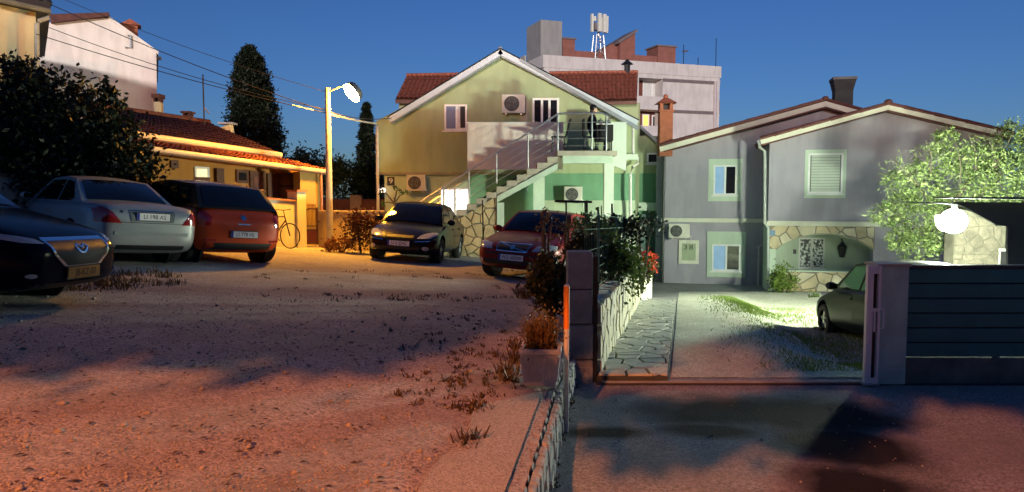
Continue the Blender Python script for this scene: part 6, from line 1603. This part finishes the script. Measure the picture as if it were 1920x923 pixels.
# --- dark car at the left edge, nose to the right
dp_ = paint('paint_midnight_blue', (.004, .006, .014), 0, .14, .02, .06)
maz = dict(L=4.5, W=1.80, H=1.48, front=.92, rear=.95, wheel=.33,
    top=[(0, .66), (.03, .76), (.08, .83), (.26, .98), (.32, 1.0), (.75, 1.02), (.88, 1.03), (.95, .98), (1, .8)],
    cabin=[(.26, .96), (.42, 1.42), (.55, 1.48), (.72, 1.43), (.90, 1.02)],
    side=SIDE4, mirror=.335, doors=(.30, .53, .75), handles=(.49, .70), mirror_m=dp_,
    decals=[('headlight', head_m, [(.50, .70), (.56, .745), (.84, .80), (.84, .75), (.70, .71)], 'f', True), ('grille', black_plastic, [(-.26, .47), (.26, .47), (.43, .60), (.48, .74), (-.48, .74), (-.43, .60)], 'f', False),
            ('bumper_intake', black_plastic, [(-.60, .24), (.60, .24), (.60, .32), (-.60, .32)], 'f', False), ('fog_light', head_m, circ(.66, .40, .022, sx=1.5), 'f', True), ('tail_light', tail_m, [(.55, .80), (.82, .80), (.82, .94), (.6, .94)], 'r', True)],
    plates=[('f', .41, .025, 'JB-KZ-00', plate_y, .52, False)])
hdd = -2; P = at(172, 480, 7.6)
rt, dec, bd = car('parked_car', 'midnight blue car nosing in from the left edge with a yellow plate', (P.x-2.36, 7.62, lot_z(P.x-2.36, 7.62)-.04), hdd, dp_, maz)
strip(dec, [(.48, .74), (.43, .60), (.26, .47), (-.26, .47), (-.43, .60), (-.48, .74), (.48, .74)], .03, chrome, 'f', 'grille_surround')
strip(dec, [(-.09, .66), (-.05, .62), (0, .60), (.05, .62), (.09, .66)], .022, chrome, 'f', 'emblem'); strip(dec, [(-.10, .665), (-.05, .69), (0, .655), (.05, .69), (.10, .665)], .016, chrome, 'f', 'emblem')
# --- dark green car behind the gate
gp_ = paint('paint_dark_green', (.006, .010, .008), .0, .3, .0, .08)
suv = dict(blk); suv['H'] = 1.45; suv['plates'] = []; suv['lot'] = False; suv['mirror_m'] = black_plastic
hdg = 86; c_h, s_h = math.cos(R(hdg)), math.sin(R(hdg))
ax = at(1604, 640, 11.2)
cx, cy = 6.57, 12.4
car('parked_car', 'dark green car standing on the grass behind the white gate frame', (cx, cy, drive_z(cx-.4, cy)-.10), hdg, gp_, suv, R(3.5))

# ================================================================== BICYCLE by the wall
bx = at(528, 456, 18.7); bk = thing('bicycle', 'thin dark bicycle leaning on the cream garden wall behind the red car', 'bicycle', (bx.x-.25, 18.9, lot_z(bx.x, 18.9)+.03), R(-25))
for x in (-.52, .52):
    MB().tube([(x+.31*math.cos(k*math.pi/14), 0, .32+.31*math.sin(k*math.pi/14)) for k in range(29)], .016, 6, cap=False).build('wheel', black_plastic, bk)
fr = MB(); bb_, st_, hd_, rr_, ff_ = (.02, 0, .30), (-.12, 0, .78), (.36, 0, .80), (-.52, 0, .32), (.52, 0, .32)
for p_, q_ in ((bb_, st_), (st_, hd_), (bb_, (.38, 0, .70)), (bb_, rr_), (st_, rr_), (hd_, ff_)): fr.tube([p_, q_], .017, 6)
fr.build('frame', mat('bike_dark', (.05, .03, .025), rough=.4, var=.1), bk)
MB().tube([st_, (-.15, 0, .92)], .014, 6).build('seat_post', steel, bk); MB().hexa([(-.30,-.07,.92),(.02,-.02,.92),(.02,.02,.92),(-.30,.07,.92),(-.30,-.07,.96),(.02,-.02,.95),(.02,.02,.95),(-.30,.07,.96)]).build('saddle', black_plastic, bk, bevel=.01)
MB().tube([hd_, (.33, 0, .96), (.33, .26, .98)], .013, 6).tube([(.33, 0, .96), (.33, -.26, .98)], .013, 6).build('handlebar', black_metal, bk)
MB().tube([(.02, .05, .30), (.12, .07, .18)], .012, 5).tube([(.02, -.05, .30), (-.08, -.07, .42)], .012, 5).build('pedals', black_metal, bk)

# ================================================================== PERSON, CHAIR, TABLE on the landing
fz = zfl; fo = Vector((GH.o.x, 24, 0)); ypx = -1.72
def land(px): return GH.p(px, 260, ypx)[0]+GH.o.x
skin_m = mat('skin', (.50, .30, .21), rough=.55, var=.05); cloth_d = mat('clothes_black', (.012, .012, .014), rough=.9, var=.3, scale=14); hair_m = mat('hair_black', (.008, .006, .006), rough=.5, var=.3, scale=40)
pr = Vector((land(1108), 24+ypx, fz))
person = thing('person', 'dark haired person in black clothes sitting at the table on the landing', 'person', pr)
def skin_fig(nodes, edges, root_i, name, parent, mats, pick, lev=2):
    bm = bmesh.new(); lay = bm.verts.layers.skin.verify(); vs = []
    for p_, r_ in nodes:
        v = bm.verts.new(p_); v[lay].radius = (r_, r_) if not isinstance(r_, tuple) else r_; vs.append(v)
    for a, b in edges: bm.edges.new((vs[a], vs[b]))
    vs[root_i][lay].use_root = True
    me = bpy.data.meshes.new(name); bm.to_mesh(me); bm.free(); o = bpy.data.objects.new(name, me); COL.objects.link(o)
    o.modifiers.new('k', 'SKIN').use_smooth_shade = True; s_ = o.modifiers.new('s', 'SUBSURF'); s_.levels = s_.render_levels = lev
    dg = bpy.context.evaluated_depsgraph_get(); m2 = bpy.data.meshes.new_from_object(o.evaluated_get(dg)); o.modifiers.clear(); o.data = m2
    m2.materials.clear()
    for mt in mats: m2.materials.append(mt)
    for f in m2.polygons: f.material_index = pick(f.center); f.use_smooth = True
    o.parent = parent; return o
N = []; E = []
def nd(p_, r_, j=None):
    N.append((p_, r_)); k = len(N)-1
    if j is not None: E.append((j, k))
    return k
pel = nd((0, 0, .52), (.14, .17)); wa = nd((.01, 0, .70), (.11, .145), pel); chs = nd((.03, 0, .90), (.115, .165), wa); sh0 = nd((.04, 0, 1.02), (.08, .10), chs); nk = nd((.07, 0, 1.10), .048, sh0); hd1 = nd((.10, 0, 1.18), (.072, .066), nk); hd2 = nd((.105, 0, 1.27), (.085, .075), hd1); hd3 = nd((.09, 0, 1.33), (.055, .05), hd2)
nose = nd((.195, 0, 1.225), .012, hd1)
for s in (1, -1):
    hp_ = nd((.06, s*.10, .50), .085, pel); kn = nd((.46, s*.12, .52), .062, hp_); an_ = nd((.42, s*.12, .10), .042, kn); he = nd((.40, s*.12, .04), .04, an_); toe = nd((.56, s*.13, .03), .032, he)
    shd = nd((.03, s*.18, 1.00), .06, sh0); el = nd((.14, s*.23, .76), .044, shd); wr_ = nd((.37, s*.13, .84), .027, el); pa = nd((.44, s*.11, .85), (.026, .034), wr_)
    for k, (dy, ln) in enumerate(((-.030, .060), (-.010, .072), (.010, .068), (.028, .052))):
        f1 = nd((.475, s*.11+dy, .852), .009, pa); nd((.475+ln*.55, s*.11+dy*1.1, .842), .0085, f1)
    nd((.455, s*.07, .862), .009, pa)
def pick(cn):
    if cn.z > 1.075 and cn.x > -.05: return 0
    if cn.x > .36 and .79 < cn.z < .90: return 0
    return 1
skin_fig(N, E, 0, 'body', person, [skin_m, cloth_d], pick)
V_, Q_ = [], []
MB().ball((.075, 0, 1.285), .108, 8, (1.0, .90, .92)).build('hair', hair_m, person, smooth=True, loc=(-.012, 0, .012))
MB().ball((.0, 0, 1.20), .065, 6, (.6, 1.1, 1.2)).build('hair_back', hair_m, person, smooth=True)
for s in (1, -1): MB().ball((.175, s*.032, 1.245), .010, 5).build('eye', black_plastic, person)
MB().ball((.172, 0, 1.18), .02, 5, (.5, 1.2, .35)).build('mouth', mat('lip', (.35, .12, .10), rough=.5, var=0), person)
for s in (1, -1): MB().ball((.09, s*.083, 1.225), .025, 5, (.7, .4, 1.2)).build('ear', skin_m, person)
# chair of the person (dark) and the empty folding chair
def patio_chair(label, x, rot, back_tilt):
    t = thing('patio_chair', label, 'chair', (x, 24+ypx, fz), rot, 'black chairs on the landing')
    box('seat', cloth_d, t, -.22, .22, -.22, .22, .42, .45, bevel=.01)
    MB().hexa([(-.24,-.21,.47), (-.20,-.21,.47), (-.20,.21,.47), (-.24,.21,.47), (-.24-back_tilt,-.21,.95), (-.20-back_tilt,-.21,.95), (-.20-back_tilt,.21,.95), (-.24-back_tilt,.21,.95)]).build('backrest', cloth_d, t)
    for sx_ in (-1, 1):
        for sy in (-1, 1): MB().tube([(sx_*.2, sy*.2, 0), (sx_*.17, sy*.2, .43)], .013, 6).build('leg', black_metal, t)
    return t
patio_chair('black patio chair under the seated person', pr.x, 0, .01)
patio_chair('empty black folding chair with tilted back beside the stair top', land(1050)-.04, R(180), .12)
tb = thing('patio_table', 'small table under a dark cloth before the seated person', 'table', (land(1128)+.06, 24+ypx, fz))
box('table_top', white, tb, -.26, .26, -.35, .35, .77, .80); box('table_cloth', cloth_d, tb, -.24, .24, -.33, .33, .30, .768)
for sx_ in (-.2, .2):
    for sy in (-.28, .28): MB().tube([(sx_, sy, 0), (sx_, sy, .30)], .02, 6).build('leg', black_metal, tb)
for i, (x, y, lab) in enumerate(((-.12, -.2, 'left grey bag lying on the patio table'), (.1, -.18, 'right grey bag lying on the patio table'))):
    t = thing('bag', lab, 'bag', (tb.location.x+x, tb.location.y+y, fz+.80)); MB().ball((0, 0, .06), .10, 8, (1, .8, .65)).build('sack', mat('bag_grey', (.2, .21, .2), rough=.7, var=.3, scale=12, bump=.5, bscale=15), t, smooth=True); MB().tube([(0, 0, .12), (.02, 0, .16)], [.02, .03], 6).build('knot', MATS['bag_grey'], t)
